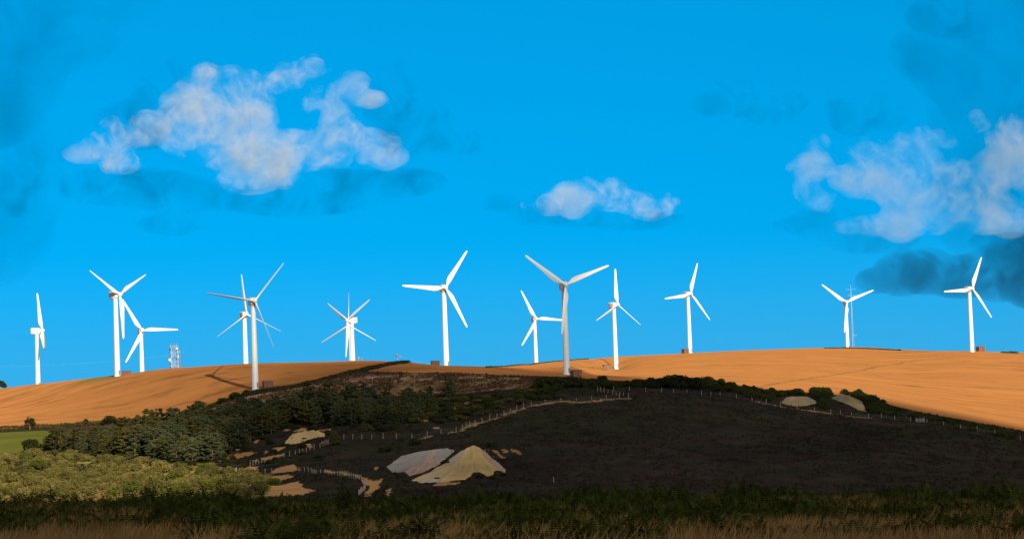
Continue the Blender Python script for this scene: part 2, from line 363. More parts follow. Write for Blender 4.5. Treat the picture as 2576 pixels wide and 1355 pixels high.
def colour_ground():
    """Base colour of every ground vertex, and the zone of every vertex."""
    jx = XX + (fbm(XX / 3, DD / 3, 31) - .5) * 3.0; jy = DD + (fbm(XX / 3, DD / 5, 37) - .5) * 7
    zone = np.zeros((ND, NS), int)
    C = np.empty((ND, NS, 3))
    n1, n2, n3 = fbm(XX / 40, DD / 40, 1), fbm(XX / 9, DD / 14, 2), fbm(XX / 3, DD / 5, 5)
    base = np.array([.0215, .0195, .0165]); olive = np.array([.021, .0215, .0145]); purple = np.array([.027, .0185, .0185]); dark = np.array([.016, .0145, .013])
    t = np.clip((n1 - .42) * 6, 0, 1)[..., None]; C[:] = base * (1 - t) + olive * t
    t = np.clip((n2 - .62) * 7, 0, 1)[..., None]; C[:] = C * (1 - t) + purple * t
    t = np.clip((.36 - n2) * 6, 0, 1)[..., None] * .8; C[:] = C * (1 - t) + dark * t
    C *= (.75 + .5 * n3)[..., None]
    lo = DD < 400
    C[lo] = np.array([.014, .012, .005])
    m = inside(jx, jy, P_SCRUB) & ~lo
    zone[m] = 3; C[m] = (np.array([.11, .098, .034]) * (.6 + .8 * n2[..., None]))[m]
    m = inside(jx, jy, P_WOOD) & ~lo
    zone[m] = 3; C[m] = (np.array([.055, .052, .022]) * (.6 + .8 * n2[..., None]))[m]
    m = inside(jx, jy, P_ROUGH) & ~lo
    k = np.clip((n2 - .45) * 5, 0, 1)[..., None]
    zone[m] = 3; k3 = np.clip((n3 - .40) * 5, 0, 1)[..., None]; k4 = np.clip((fbm(XX / 2.2, DD / 3, 63) - .52) * 7, 0, 1)[..., None]
    C[m] = ((np.array([.24, .155, .10]) * k3 + np.array([.13, .07, .045]) * (1 - k3)) * (1 - .55 * k) * (1 - k4) + (np.array([.10, .09, .04]) * (.5 + .8 * n3[..., None])) * (.55 * k * (1 - k4) + k4))[m]
    for v in VERGE:
        dist = edge_dist(jx, jy, v, False)
        m = (dist < .9 + 3.0 * (n3 - .42)) & (DD > 500) & (DD < 950)
        zone[m] = 3; C[m] = (np.array([.19, .135, .07]) * (.5 + 1.0 * n3[..., None]))[m]
    for p in P_SAND:
        a = np.array(p); b = (a.min(0) - 4, a.max(0) + 4)
        sel = np.nonzero((XX > b[0][0]) & (XX < b[1][0]) & (DD > b[0][1]) & (DD < b[1][1]))
        if len(sel[0]) == 0: continue
        i_ = inside(XX[sel] + (n3[sel] - .5) * 2.0, DD[sel] + (n3[sel] - .5) * 4, p)
        sel = (sel[0][i_], sel[1][i_])
        zone[sel] = 4; C[sel] = np.array([.29, .168, .078]) * (.8 + .4 * n2[sel][:, None])
    m = inside(XX, DD, P_GREEN); zone[m] = 2
    C[m] = (np.array([.070, .078, .016]) * (.8 + .4 * fbm(XX / 30, DD / 8, 8)[..., None]))[m]
    wheat = np.array([.300, .130, .043])
    jx2 = XX + (fbm(XX / 6, DD / 6, 41) - .5) * 2; jy2 = DD + (fbm(XX / 6, DD / 6, 43) - .5) * 4
    m = (inside(jx2, jy2, P_WL) | inside(jx2, jy2, P_WR)); zone[m] = 1
    st = fbm(XX / 60 + DD / 200, DD / 9 - XX / 55, 12)          # drilling and lodging streaks across the crop
    st2 = fbm(XX / 25 + 3, DD / 2.6 - XX / 22, 14)
    W = wheat * (.86 + .28 * st)[..., None] * (1 - np.where(XX < 0, .36, .20) * np.clip((st2 - .60) * 7, 0, 1))[..., None]
    gp = np.clip((fbm(XX / 16, DD / 10, 17) - .70) * 9, 0, 1)[..., None]   # green lodged patches
    W = W * (1 - .55 * gp) + np.array([.15, .095, .025]) * .55 * gp
    for a, b_, w in (((1900, 975), (2395, 893), 1.3), ((1560, 947), (1440, 942), 1.2)):      # farm track through the right field
        pa = [(1900, 974), (2060, 947), (2200, 923), (2310, 905), (2400, 893)] if a[0] == 1900 else [(1420, 925), (1500, 925), (1535, 930)]
        g = gpoly(pa)
        dd = edge_dist(jx, DD, g, False)
        k = np.clip(1 - dd / w, 0, 1)[..., None] * (.35 + .6 * (n2 > .45))[..., None]
        W = W * (1 - k) + np.array([.10, .075, .03]) * k
    for cx, cy, r_ in ((285, 943, 10), (318, 941, 9), (350, 935, 8), (660, 978, 8), (620, 1010, 4), (1560, 928, 5), (1737, 889, 3), (1800, 918, 3.5), (2320, 973, 6), (2120, 1002, 5), (225, 955, 5)):   # uncut grass by the towers
        g = ground_at(cx, cy)
        d_ = np.hypot((XX - g.x) / 1.6, (DD - g.y) / 1.4)
        k = np.clip(1.3 - d_ / r_, 0, 1)[..., None] * np.clip((n2 - .30) * 6, 0, 1)[..., None] * .85
        W = W * (1 - k) + np.array([.13, .10, .03]) * k
    C[m] = W[m]
    return zone, np.clip(C, 0, 1)

zone, GC = colour_ground()
GV = np.stack([XX, DD, Z], -1).reshape(-1, 3)
ii, jj = np.meshgrid(np.arange(ND - 1), np.arange(NS - 1), indexing='ij')
a_ = (ii * NS + jj).ravel()
quads = np.stack([a_, a_ + 1, a_ + NS + 1, a_ + NS], -1)
qz = zone.reshape(-1)[a_]
for zi, nm, m in ((0, 'heath', 'g_heath'), (1, 'wheat_field', 'g_wheat'), (2, 'pasture', 'g_grass'), (3, 'rough_grass', 'g_rough'), (4, 'sandy_ground', 'g_sand')):
    q = quads[qz == zi]
    u, inv = np.unique(q, return_inverse=True)
    me = mesh_np(nm, GV[u], inv.reshape(-1, 4), M[m], True)
    ca = me.color_attributes.new('ground_colour', 'FLOAT_COLOR', 'POINT')
    ca.data.foreach_set('color', np.concatenate([GC.reshape(-1, 3)[u], np.ones((len(u), 1))], 1).astype(np.float32).ravel())
    tag(link(nm, me), {0: 'dark heather moor covering the shaded hillside', 1: 'ripe golden wheat crop on the hilltop under the turbines', 2: 'small green pasture at the far left below the wheat',
                      3: 'rough dry grass between the pines and the wheat', 4: 'bare orange sandy patches among the heather'}[zi], 'ground', kind='structure')
# the land all round, far lower than the hill, out to the horizon
k = np.arange(64) / 64 * 2 * math.pi
me = mesh_np('ground', np.concatenate([[[0, 0, -48]], np.stack([np.cos(k) * 40000, np.sin(k) * 40000, np.full(64, -48)], -1)]), [(0, i + 1, (i + 1) % 64 + 1) for i in range(64)], M['g_heath'])
ca = me.color_attributes.new('ground_colour', 'FLOAT_COLOR', 'POINT'); ca.data.foreach_set('color', np.tile([.08, .09, .03, 1], 65).astype(np.float32))
tag(link('ground', me), 'farmland plain around the hill', 'ground', kind='structure')

# ------------------------------------------------------------------ wind turbines
def ring_profile(w, zt, zb, ch, y):
    x = w / 2
    return [(-x + ch * .5, y, zt), (x - ch * .5, y, zt), (x, y, zt - ch * .5), (x, y, zb + ch), (x - ch * .8, y, zb), (-x + ch * .8, y, zb), (-x, y, zb + ch), (-x, y, zt - ch * .5)]
nb = MB().loft([ring_profile(2.0, 1.16, -1.2, .3, 2.6), ring_profile(2.25, 1.34, -1.38, .4, 2.42), ring_profile(2.3, 1.36, -1.4, .45, -.6), ring_profile(2.05, 1.15, -1.15, .5, -1.45), ring_profile(1.35, .72, -.75, .35, -1.8)])
NAC = nb.mesh('nacelle', M['white'], True)
LETT = []
for sx in (-1, 1):
    lm = MB()
    lm.box((sx * 1.150, .85, -.02), (.02, 2.0, .04))
    for k_ in range(6):
        lm.box((sx * 1.154, 1.75 - k_ * .36, .07), (.02, .24, .17 if k_ % 2 else .13))
    LETT.append(lm.mesh('lettering', M['red']))
vb = MB()
for k_ in range(3): vb.box((0, 2.61, .45 - k_ * .45), (1.3, .05, .16))
VENT = vb.mesh('rear_vent', M['vent'])
HUB = MB()
HUB.loft([[(r * math.cos(2 * math.pi * q / 20), y, r * math.sin(2 * math.pi * q / 20)) for q in range(20)] for r, y in ((.62, .75), (.8, .55), (.86, .1), (.80, -.35), (.55, -.8), (.2, -1.0))])
HUBM = HUB.mesh('hub', M['white'], True)
VANE = MB().bar((0, 1.9, 1.15), (0, 1.9, 2.1), .05).bar((-.45, 1.9, 2.0), (.45, 1.9, 2.0), .05).bar((-.45, 1.9, 2.0), (-.45, 1.9, 2.25), .07).bar((.45, 1.9, 2.0), (.45, 1.9, 2.25), .07).mesh('wind_vane', M['vent'])
COLLAR = MB().lathe([(.95, -1.75), (1.05, -1.62), (1.05, -1.45), (.9, -1.39)], 20).mesh('yaw_collar', M['white'], True)

def blade_mesh(seed):
    rings = []
    for r, lead, trail, th, tw in ((.3, .36, .36, .72, 0), (1.1, .36, .36, .70, 0), (2.0, .42, .75, .55, 8), (3.2, .46, 1.22, .40, 13), (4.4, .46, 1.38, .33, 11), (6.2, .43, 1.20, .27, 8), (8.8, .38, .95, .21, 5), (11.5, .33, .74, .16, 3), (14.0, .28, .56, .12, 1.5), (16.0, .24, .44, .09, .5), (16.8, .18, .30, .06, 0), (17.0, .05, .08, .03, 0)):
        ring = []
        c, h = (lead - trail) / 2, (lead + trail) / 2 * 1.04; th = th * (1 if r < 2.5 else 1.45)
        for q in range(14):
            a = 2 * math.pi * q / 14
            x = c + h * math.cos(a)
            t = th / 2 * math.sin(a) * (1 if r < 1.5 else (.55 + .45 * math.cos(a) + .25))
            tw_ = R(tw); back = .006 * r * r / 17
            ring.append((x * math.cos(tw_) - t * math.sin(tw_), -(x * math.sin(tw_)) - t * math.cos(tw_) + back, r))
        rings.append(ring)
    return MB().loft(rings).mesh('blade', M['white'], True)
BLADE = blade_mesh(0)
TURB = [  # yaw, rotor angle, rotor radius seen, hub sight, blade pitch, label
    (98, 0, 95.0, (106.8, 831.0), 68, 'white wind turbine farthest left, its rotor turned almost edge on'),
    (52, 62, 112.4, (301.9, 740.5), -30, 'tall white wind turbine on the left ridge with one grey shaded upper blade'),
    (20, 90, 92.5, (357.6, 830.6), 8, 'smaller white wind turbine with one level blade, just left of the lattice telecom tower'),
    (28, 116, 102.4, (620.6, 790.0), 72, 'bright white wind turbine half hidden behind the cream one in the wheat'),
    (20, 40, 125.8, (641.0, 756.3), 72, 'cream lit wind turbine whose tower casts a long shadow across the wheat'),
    (-46, 60, 93.9, (873.9, 804.7), 10, 'white wind turbine facing left, with one blade hanging straight down beside its tower'),
    (-14, 0, 83.2, (877.0, 817.6), 72, 'thin bladed wind turbine almost hidden behind the one facing left'),
    (18, 34, 113.0, (1121.2, 723.4), 4, 'white wind turbine by the dip in the ridge with a blade level to the left'),
    (22, 94, 80.4, (1349.5, 801.5), 6, 'small white wind turbine seen just left of the grey shaded tower'),
    (14, 68, 126.1, (1422.8, 716.3), 4, 'nearest wind turbine, its tower grey in cloud shade, its upper blades cream'),
    (44, 4, 92.0, (1554.0, 766.0), 36, 'white wind turbine with one blade straight up, beside a pink brick hut'),
    (34, 22, 84.4, (1738.1, 738.8), 10, 'white wind turbine on the skyline with a brick hut left of its foot'),
    (6, 68, 76.6, (2130.0, 760.0), 4, 'white wind turbine in front of the thin radio mast'),
    (28, 26, 89.3, (2446.7, 725.9), 8, 'white wind turbine farthest right, before the dark low cloud'),
]
TILT, OVER = R(6), 2.55
tower_cache = {}
turb_base = []
for n, (yaw, phi, Rp, hub, pitch, label) in enumerate(TURB):
    D = 17 * F / Rp
    hubw = at(hub[0], hub[1], D)
    ax = Vector((math.sin(R(yaw)), -math.cos(R(yaw)), 0))
    basexy = hubw - ax * OVER
    gz = float(terr(basexy.x, basexy.y))
    H = hubw.z - gz                      # rotor height above ground at this tower
    turb_base.append((basexy.x, basexy.y, gz))
    root = tag(empty('wind_turbine', (basexy.x, basexy.y, gz)), label, 'wind turbine', 'wind turbines along the hilltop')
    ztop = H - 1.55
    prof = [(1.28, -1.0), (1.28, .25), (1.16, .26), (1.15, 1.2)] + [(1.15 - .33 * (z_ / ztop), z_) for z_ in np.linspace(1.5, ztop, 9)]
    tw = MB().lathe(prof, 28).mesh('tower', M['white'], True)
    t_ = link('tower', tw, root)
    dm = MB().box((.25, -1.15, 1.35), (.7, .1, 1.8)).mesh('tower_door', M['steel'])
    d_ = link('door', dm, t_); d_.rotation_euler.z = R(35)
    for zz in (ztop * .33, ztop * .66):
        link('flange', MB().lathe([(1.15 - .33 * zz / ztop + .0, zz - .09), (1.15 - .33 * zz / ztop + .06, zz - .07), (1.15 - .33 * zz / ztop + .06, zz + .07), (1.15 - .33 * zz / ztop, zz + .09)], 28).mesh('flange', M['white'], True), t_)
    top = Matrix.Translation((0, 0, H - .12)) @ Matrix.Rotation(R(yaw), 4, 'Z')
    nac = link('nacelle', NAC, root, mtx=top)
    [link('lettering', q_, nac) for q_ in LETT]; link('rear_vent', VENT, nac); link('wind_vane', VANE, nac)
    link('yaw_collar', COLLAR, root, mtx=top)
    rot = Matrix.Translation(ax * OVER + Vector((0, 0, H))) @ Matrix.Rotation(R(yaw), 4, 'Z') @ Matrix.Rotation(-TILT, 4, 'X')
    link('hub', HUBM, root, mtx=rot)
    for b in range(3):
        link('blade', BLADE, root, mtx=rot @ Matrix.Rotation(R(phi + 120 * b), 4, 'Y') @ Matrix.Rotation(R(-pitch), 4, 'Z'))

# ------------------------------------------------------------------ transformer huts
def hut(x, y, D, w, dpt, h, rz, walls, label, door_side=0, sink=.0):
    if D is None: g = ground_at(x, y)
    else:
        p = at(x, y, D); g = Vector((p.x, p.y, float(terr(p.x, p.y))))
    root = tag(empty('transformer_hut', g, R(rz)), label, 'hut', 'huts at the feet of the turbines')
    wl_ = link('wall', MB().box((0, 0, h / 2 - .4), (w, dpt, h + .8)).mesh('wall', walls), root)
    link('roof', MB().add([(-w / 2 - .2, -dpt / 2 - .2, h + .002), (w / 2 + .2, -dpt / 2 - .2, h + .002), (w / 2 + .2, dpt / 2 + .2, h + .25), (-w / 2 - .2, dpt / 2 + .2, h + .25),
                           (-w / 2 - .2, -dpt / 2 - .2, h + .16), (w / 2 + .2, -dpt / 2 - .2, h + .16), (w / 2 + .2, dpt / 2 + .2, h + .42), (-w / 2 - .2, dpt / 2 + .2, h + .42)],
                          [(3, 2, 1, 0), (4, 5, 6, 7), (0, 1, 5, 4), (1, 2, 6, 5), (2, 3, 7, 6), (3, 0, 4, 7)]).mesh('roof', M['roof']), root)
    for k_ in ((-.22, .22) if door_side == 0 else (door_side,)):
        d_ = link('door', MB().box((k_ * w, -dpt / 2 - .03, h * .40), (w * .24, .08, h * .62)).mesh('door', M['door']), root)
        link('handle', MB().box((k_ * w + w * .08, -dpt / 2 - .085, h * .42), (.06, .03, .2)).mesh('handle', M['steel']), d_)
hut(674, 973, None, 3.2, 2.6, 1.9, 20, M['brick'], 'dark brick hut with one dark red door, right of the cream turbine foot', -.18)
hut(1449, 948, None, 3.0, 2.8, 2.1, 25, M['brick'], 'dark brown hut beside the grey shaded turbine foot', .0001)
hut(1528, 929.5, None, 3.6, 2.8, 1.9, 15, M['render'], 'pinkish brick hut with two small red doors in the sunlit wheat')
hut(1724, 889.5, 1422, 2.8, 2.6, 2.0, 30, M['brick'], 'dark red hut on the bare skyline, left of a turbine foot', .12)
hut(2467, 884, 1392, 3.6, 2.6, 2.2, 25, M['brick'], 'brick hut with one pale door at the far right skyline', .15)
hut(319, 938, 1096, 3.4, 2.4, 1.0, 12, M['brick'], 'low red brick hut tucked right of the tall left ridge turbine', .1)
hut(1095, 918, 1056, 3.0, 2.6, 1.4, 10, M['brick'], 'hut just showing its dark roof over the dip in the ridge', .1)

# ------------------------------------------------------------------ telecom tower, antenna pole, mast, electricity poles, wires
p = at(437.5, 900, 1500); gz = float(terr(p.x, p.y)); top = at(437.5, 874.5, 1500).z - gz
root = tag(empty('telecom_tower', (p.x, p.y, gz), R(18)), 'short grey lattice telecom tower rising behind the left ridge', 'telecom tower')
w = 1.75
for sx in (-1, 1):
    for sy in (-1, 1): link('leg', MB().box((sx * w, sy * w, top / 2), (.26, .26, top)).mesh('leg', M['steel']), root)
br = MB(); n_ = 9
for q in range(n_):
    z0, z1 = top * q / n_, top * (q + 1) / n_
    for a, b in (((-w, -w), (w, -w)), ((w, -w), (w, w)), ((w, w), (-w, w)), ((-w, w), (-w, -w))):
        br.bar((*a, z0), (*b, z1), .07).bar((*b, z0), (*a, z1), .07).bar((*a, z1), (*b, z1), .08)
link('bracing', br.mesh('bracing', M['steel']), root)
for f in (.55, .78, 1.0):
    pf = link('platform', MB().box((0, 0, top * f + .02), (4.2, 4.2, .16)).mesh('platform', M['steel']), root)
    rl = MB()
    for a, b in (((-2.1, -2.1), (2.1, -2.1)), ((2.1, -2.1), (2.1, 2.1)), ((2.1, 2.1), (-2.1, 2.1)), ((-2.1, 2.1), (-2.1, -2.1))):
        rl.bar((*a, top * f + 1), (*b, top * f + 1), .05).bar((*a, top * f), (*a, top * f + 1), .05)
    link('railing', rl.mesh('railing', M['steel']), pf)
link('cap', MB().add([(-2, -2, top + .1), (2, -2, top + .1), (2, 2, top + .1), (-2, 2, top + .1), (0, 0, top + 1.0)], [(0, 1, 4), (1, 2, 4), (2, 3, 4), (3, 0, 4), (3, 2, 1, 0)]).mesh('cap', M['steel']), root)
for (x_, y_, z_, r_) in ((-2.3, -1.0, top * .72, .75), (1.2, -2.2, top - .4, .5), (2.2, -1, top * .5, .6)):
    link('dish', MB().loft([[(x_ + q_ * math.cos(2 * math.pi * k_ / 16), y_ - yy, z_ + q_ * math.sin(2 * math.pi * k_ / 16)) for k_ in range(16)] for q_, yy in ((r_ * .3, -.25), (r_ * .8, -.1), (r_, .1), (r_, .2))]).mesh('dish', M['white'], True), root)
for x_ in (-1.6, .4, 1.7): link('aerial', MB().bar((x_, 0, top), (x_, 0, top + 2.4), .05).mesh('aerial', M['steel']), root)
p = at(452, 900, 1500); gz = float(terr(p.x, p.y)); top = at(452, 885, 1500).z - gz
root = tag(empty('antenna_pole', (p.x, p.y, gz)), 'slim antenna pole with a boxy head, right of the lattice telecom tower', 'antenna pole')
link('pole', MB().lathe([(.34, 0), (.26, top)], 12).mesh('pole', M['render'], True), root)
link('antenna', MB().box((-.35, 0, top + .1), (1.4, .8, .7)).mesh('antenna', M['steel']), root)
link('panel', MB().box((-.75, -.2, top - 2.2), (.6, .35, 1.7)).mesh('panel', M['white']), root)
p = at(2146.3, 872, 1660); gz = float(terr(p.x, p.y)); top = at(2142, 716.5, 1660).z - gz
root = tag(empty('radio_mast', (p.x, p.y, gz)), 'tall thin lattice radio mast with cross arms behind the right hand turbine', 'radio mast')
n_ = 30; br = MB()
def mw(z): return .62 * max(.12, 1 - z / (top * .93)) + .05
for q in range(3):
    lg = MB(); a = 2 * math.pi * q / 3
    lg.bar((mw(0) * math.cos(a), mw(0) * math.sin(a), 0), (.08 * math.cos(a), .08 * math.sin(a), top * .9), .075)
    link('leg', lg.mesh('leg', M['steel']), root)
    for k_ in range(n_):
        b = 2 * math.pi * (q + 1) / 3; z0, z1 = top * .88 * k_ / n_, top * .88 * (k_ + 1) / n_
        br.bar((mw(z0) * math.cos(a), mw(z0) * math.sin(a), z0), (mw(z1) * math.cos(b), mw(z1) * math.sin(b), z1), .035)
link('bracing', br.mesh('bracing', M['steel']), root)
link('spire', MB().bar((0, 0, top * .86), (0, 0, top), .09).mesh('spire', M['steel']), root)
for f, a0, a1 in ((.935, -2.6, 2.7), (.845, -1.7, 2.3), (.25, 0, 2.4)):
    am = MB().bar((a0, 0, top * f), (a1, 0, top * f), .055)
    for x_ in np.linspace(a0, a1, 5): am.bar((x_, 0, top * f - .35), (x_, 0, top * f + .4), .035)
    link('cross_arm', am.mesh('cross_arm', M['steel']), root)
def epole(x, ytop, D, label, transformer, lean=0):
    p = at(x, ytop, D); gz = float(terr(p.x, p.y)); h = p.z - gz
    root = tag(empty('electricity_pole', (p.x, p.y, gz)), label, 'electricity pole', 'poles on the ridge')
    root.rotation_euler.y = R(lean)
    link('pole', MB().lathe([(.2, -.5), (.15, h)], 10).mesh('pole', M['pole'], True), root)
    link('cross_arm', MB().box((.2, -.17, h - .45), (2.4 if transformer else 1.0, .14, .14)).mesh('cross_arm', M['pole']), root)
    for x_ in ((-.9, .2, 1.3) if transformer else (-.2, .5)): link('insulator', MB().lathe([(.08, 0), (.1, .1), (.05, .25)], 8, (x_, -.17, h - .38)).mesh('insulator', M['steel']), root)
    if transformer: link('transformer', MB().lathe([(.42, 0), (.5, .1), (.5, .9), (.4, 1.0)], 14, (-.15, -.6, h - .55)).mesh('transformer', M['steel'], True), root)
    return Vector((p.x, p.y, p.z - .2))
pa = epole(999.5, 893, 1084, 'timber electricity pole with a transformer on the ridge above the hedge end', True)
pb = epole(903.5, 896, 1160, 'short leaning electricity pole right of the left facing turbine', False, -4)
tag(link('post', MB().lathe([(.14, -.5), (.14, 1.5)], 8).mesh('post', M['post']), loc=(lambda q: (q.x, q.y, float(terr(q.x, q.y))))(at(910.5, 904, 1100))), 'small stub post on the ridge right of the leaning pole', 'post')
tele = at(455, 887, 1500)
def wire(a, b, sag, label, off):
    pts = [a.lerp(b, t) + Vector((0, 0, off - sag * 4 * t * (1 - t))) for t in np.linspace(0, 1, 14)]
    m_ = MB()
    for u_, v_ in zip(pts[:-1], pts[1:]): m_.bar(u_, v_, .016, 3)
    tag(link('power_line', m_.mesh('power_line', M['cable'])), label, 'power line', 'wires along the skyline')
wire(pa, pb, .6, 'wire between the transformer pole and the leaning pole', .1)
wire(pb, at(455, 886, 1500), 2.0, 'long sagging wire from the leaning pole to the telecom tower', .1)
wire(pa, at(1128, 918, 1120), .8, 'wire falling right from the transformer pole to the dip in the ridge', .1)
wire(at(428, 893, 1500), at(-60, 922, 1500), 1.5, 'wire from the telecom tower out of the picture to the left', 0)

# ------------------------------------------------------------------ fences
def resample(poly, step):
    P = [Vector((x, y)) for x, y in poly]; out = [P[0]]; acc = 0
    for a, b in zip(P[:-1], P[1:]):
        L_ = (b - a).length; t = step - acc
        while t <= L_:
            out.append(a.lerp(b, t / L_)); t += step
        acc = L_ - (t - step)
    return out
def fence(pix, step, label, h=1.35, wd=.14):
    pts = resample(gpoly(pix), step)
    g0 = pts[0]; root = tag(empty('fence', (g0.x, g0.y, float(terr(g0.x, g0.y)))), label, 'fence')
    O = root.location; tops = []
    for q, pt in enumerate(pts[:100]):
        hh = h * random.uniform(.85, 1.12); z = float(terr(pt.x, pt.y))
        lean = Matrix.Rotation(R(random.uniform(-4, 4)), 3, 'Y')
        link('post', MB().box(lean @ Vector((0, 0, hh / 2 - .15)), (wd, wd, hh + .3), lean).mesh('post', M['post']), root, loc=Vector((pt.x, pt.y, z)) - O)
        tops.append(Vector((pt.x, pt.y, z)) - O)
    wm = MB()
    for zz in (.35, .7, 1.05):
        for a, b in zip(tops[:-1], tops[1:]): wm.bar(a + Vector((0, -.1, zz)), b + Vector((0, -.1, zz)), .012, 3)
    link('wire', wm.mesh('wire', M['wire']), root)
fence(F1, 4.6, 'long post and wire fence climbing the dark heath from the pines to the ridge', 1.45)
fence(F1B, 3.6, 'short fence spur joining the two heath fences near the dark bushes')
fence(F2, 5.2, 'post and wire fence along the top of the bare dark heath', 1.45)
fence(F2B, 5.6, 'fence running on down right of the small gate to the picture edge', 1.4)
fence(F3, 2.2, 'pale post fence slanting up past the small sandy heap', 1.4, .15)
fence(F4, 2.0, 'pale post fence curling along the sandy path at the foot of the heath', 1.2, .14)
def gate(x, y, w_, label, rz):
    g = ground_at(x, y); root = tag(empty('gate', g, R(rz)), label, 'gate')
    for sx in (-1, 1): link('gate_post', MB().box((sx * w_ / 2, 0, .65), (.22, .22, 1.5)).mesh('gate_post', M['post']), root)
    gm = MB()
    for k_ in range(5): gm.box((0, 0, .25 + k_ * .22), (w_ - .3, .06, .09))
    for k_ in (-.46, 0, .46): gm.box((k_ * (w_ - .3), -.06, .7), (.1, .05, 1.05))
    link('gate_bars', gm.mesh('gate_bars', M['gate']), root)
gate(583, 1189.5, 2.4, 'grey barred gate at the left end of the path fence', 8)
gate(2315, 1062, 2.4, 'small grey gate in the top heath fence at the right', -10)
g = ground_at(1393, 1212); tag(link('marker_post', MB().lathe([(.09, -.3), (.08, 1.2), (.02, 1.28)], 8).mesh('marker_post', M['post']), loc=g), 'single pale marker post standing alone low on the bare heath', 'post')

# ------------------------------------------------------------------ spoil heaps
HEAPS = []
def heap(pix, h, ridge, pal, label, name='spoil_heap', step=.35, seed=0, streak=1):
    P = gpoly(pix); HEAPS.append(P); A = np.array(P); lo, hi = A.min(0) - 1, A.max(0) + 1
    Wd, Dp = hi - lo
    nx, ny = int((hi[0] - lo[0]) / step) + 2, int((hi[1] - lo[1]) / (step * 2)) + 2
    gx, gy = np.meshgrid(lo[0] + np.arange(nx) * step, lo[1] + np.arange(ny) * step * 2)
    wob = (fbm(gx / 1.7, gy / 3, seed) - .5)
    ins = inside(gx + wob * 1.6, gy + wob * 3, P); ed = edge_dist(gx, gy, P)
    r = np.array([ground_at(*q)[:2] for q in ridge])
    dr = edge_dist(gx, gy, list(map(tuple, r)), False)
    prof = np.clip(ed / (ed + dr + 1e-6), 0, 1)
    rc = r.mean(0); dwn = (rc[1] - gy) / Dp; sid = (gx - rc[0]) / Wd
    ang = np.arctan2(sid, np.maximum(dwn, .02) + .12)            # bearing of each spot as seen from the crest: 0 = straight down the near flank
    gul = fbm(ang * 9, dr * .02, seed + 5)
    prof = prof * (1 - .30 * gul * (1 - prof))
    z = terr(gx, gy) + h * prof ** .9 - .25 * (ed < step * 1.5) + .08
    use = ins
    idx = np.arange(nx * ny).reshape(ny, nx)
    q = np.stack([idx[:-1, :-1], idx[:-1, 1:], idx[1:, 1:], idx[1:, :-1]], -1).reshape(-1, 4)
    keep = use.ravel()[q].sum(1) >= 3
    q = q[keep]; u, inv = np.unique(q, return_inverse=True)
    V = np.stack([gx, gy, z], -1).reshape(-1, 3)[u]; o = V.mean(0); o[2] = V[:, 2].min()
    me = mesh_np(name, V - o, inv.reshape(-1, 4), M['g_sand'], True)
    n = fbm(ang * (11 if streak else 3), dr * .03, seed + 9, 4); n2 = fbm(gx / 3, gy / 12, seed + 2)
    t = np.clip((ang / 1.15 + 1) / 2 + (n - .5) * (.42 if streak else .8) + (n2 - .5) * .15, 0, 1)[..., None] * (len(pal) - 1)
    k = np.clip(np.floor(t).astype(int), 0, len(pal) - 2); pal = np.array(pal)
    c = (pal[k[..., 0]] * (1 - (t - k)) + pal[k[..., 0] + 1] * (t - k)) * (.70 + .60 * fbm(ang * 24, dr * .05, seed + 4, 2))[..., None]
    ca = me.color_attributes.new('ground_colour', 'FLOAT_COLOR', 'POINT')
    ca.data.foreach_set('color', np.concatenate([c.reshape(-1, 3)[u], np.ones((len(u), 1))], 1).astype(np.float32).ravel())
    tag(link(name, me, loc=o), label, 'spoil heap', 'old mine spoil heaps on the heath')
GREY, TAN, PINK, OCH = (.20, .19, .18), (.38, .28, .14), (.33, .215, .155), (.38, .28, .115)
heap(z7([(1290, 535), (1410, 455), (1530, 428), (1690, 412), (1870, 402), (1800, 470), (1690, 545), (1600, 590), (1480, 615), (1440, 578), (1340, 588)]), 1.1, z7([(1560, 450), (1800, 420)]), [GREY, (.22, .21, .20), (.21, .20, .19), PINK, (.22, .21, .20), (.20, .195, .19), (.185, .18, .175)], 'grey white spoil heap left of the tallest one, streaked with pink', seed=3)
heap(z7([(1490, 650), (1640, 580), (1800, 480), (1890, 418), (1960, 396), (2060, 396), (2120, 428), (2220, 500), (2290, 560), (2275, 595), (2200, 565), (2150, 645), (2080, 600), (2020, 585), (1960, 640), (1840, 652), (1700, 668), (1580, 668)]), 2.1, z7([(1960, 452), (2010, 430), (2060, 452)]), [(.25, .23, .20), PINK, (.27, .25, .22), TAN, OCH, OCH, TAN, PINK, (.26, .245, .225), GREY], 'largest spoil heap, a tan cone with grey gullied flanks in the middle of the heath', seed=8)
heap([(1958.7, 1012), (1970, 1003), (1985, 998.5), (2031, 998.5), (2050, 1006), (2060, 1015), (2040, 1019), (2008, 1023), (1975, 1018)], 1.0, [(1990, 1005), (2030, 1005)], [(.17, .15, .115), (.20, .16, .09), (.15, .14, .115)], 'low flat topped grey heap by the upper heath fence', seed=12, streak=0)
heap([(2088, 1001), (2114, 994), (2145, 1000), (2172, 1012), (2184, 1036), (2165, 1033), (2145, 1025), (2114, 1011)], 1.1, [(2118, 998), (2150, 1010)], [(.16, .15, .125), (.20, .16, .09), (.22, .17, .08), (.15, .14, .12)], 'slanting grey heap under the bushes right of the flat topped heap', seed=15)
heap(z7([(458, 368), (500, 320), (560, 288), (640, 272), (760, 277), (830, 270), (815, 297), (740, 302), (680, 322), (600, 348), (520, 358)]), 1.6, z7([(560, 310), (760, 285)]), [TAN, (.38, .29, .14), TAN], 'small sandy yellow heap at the edge of the pines', seed=19)

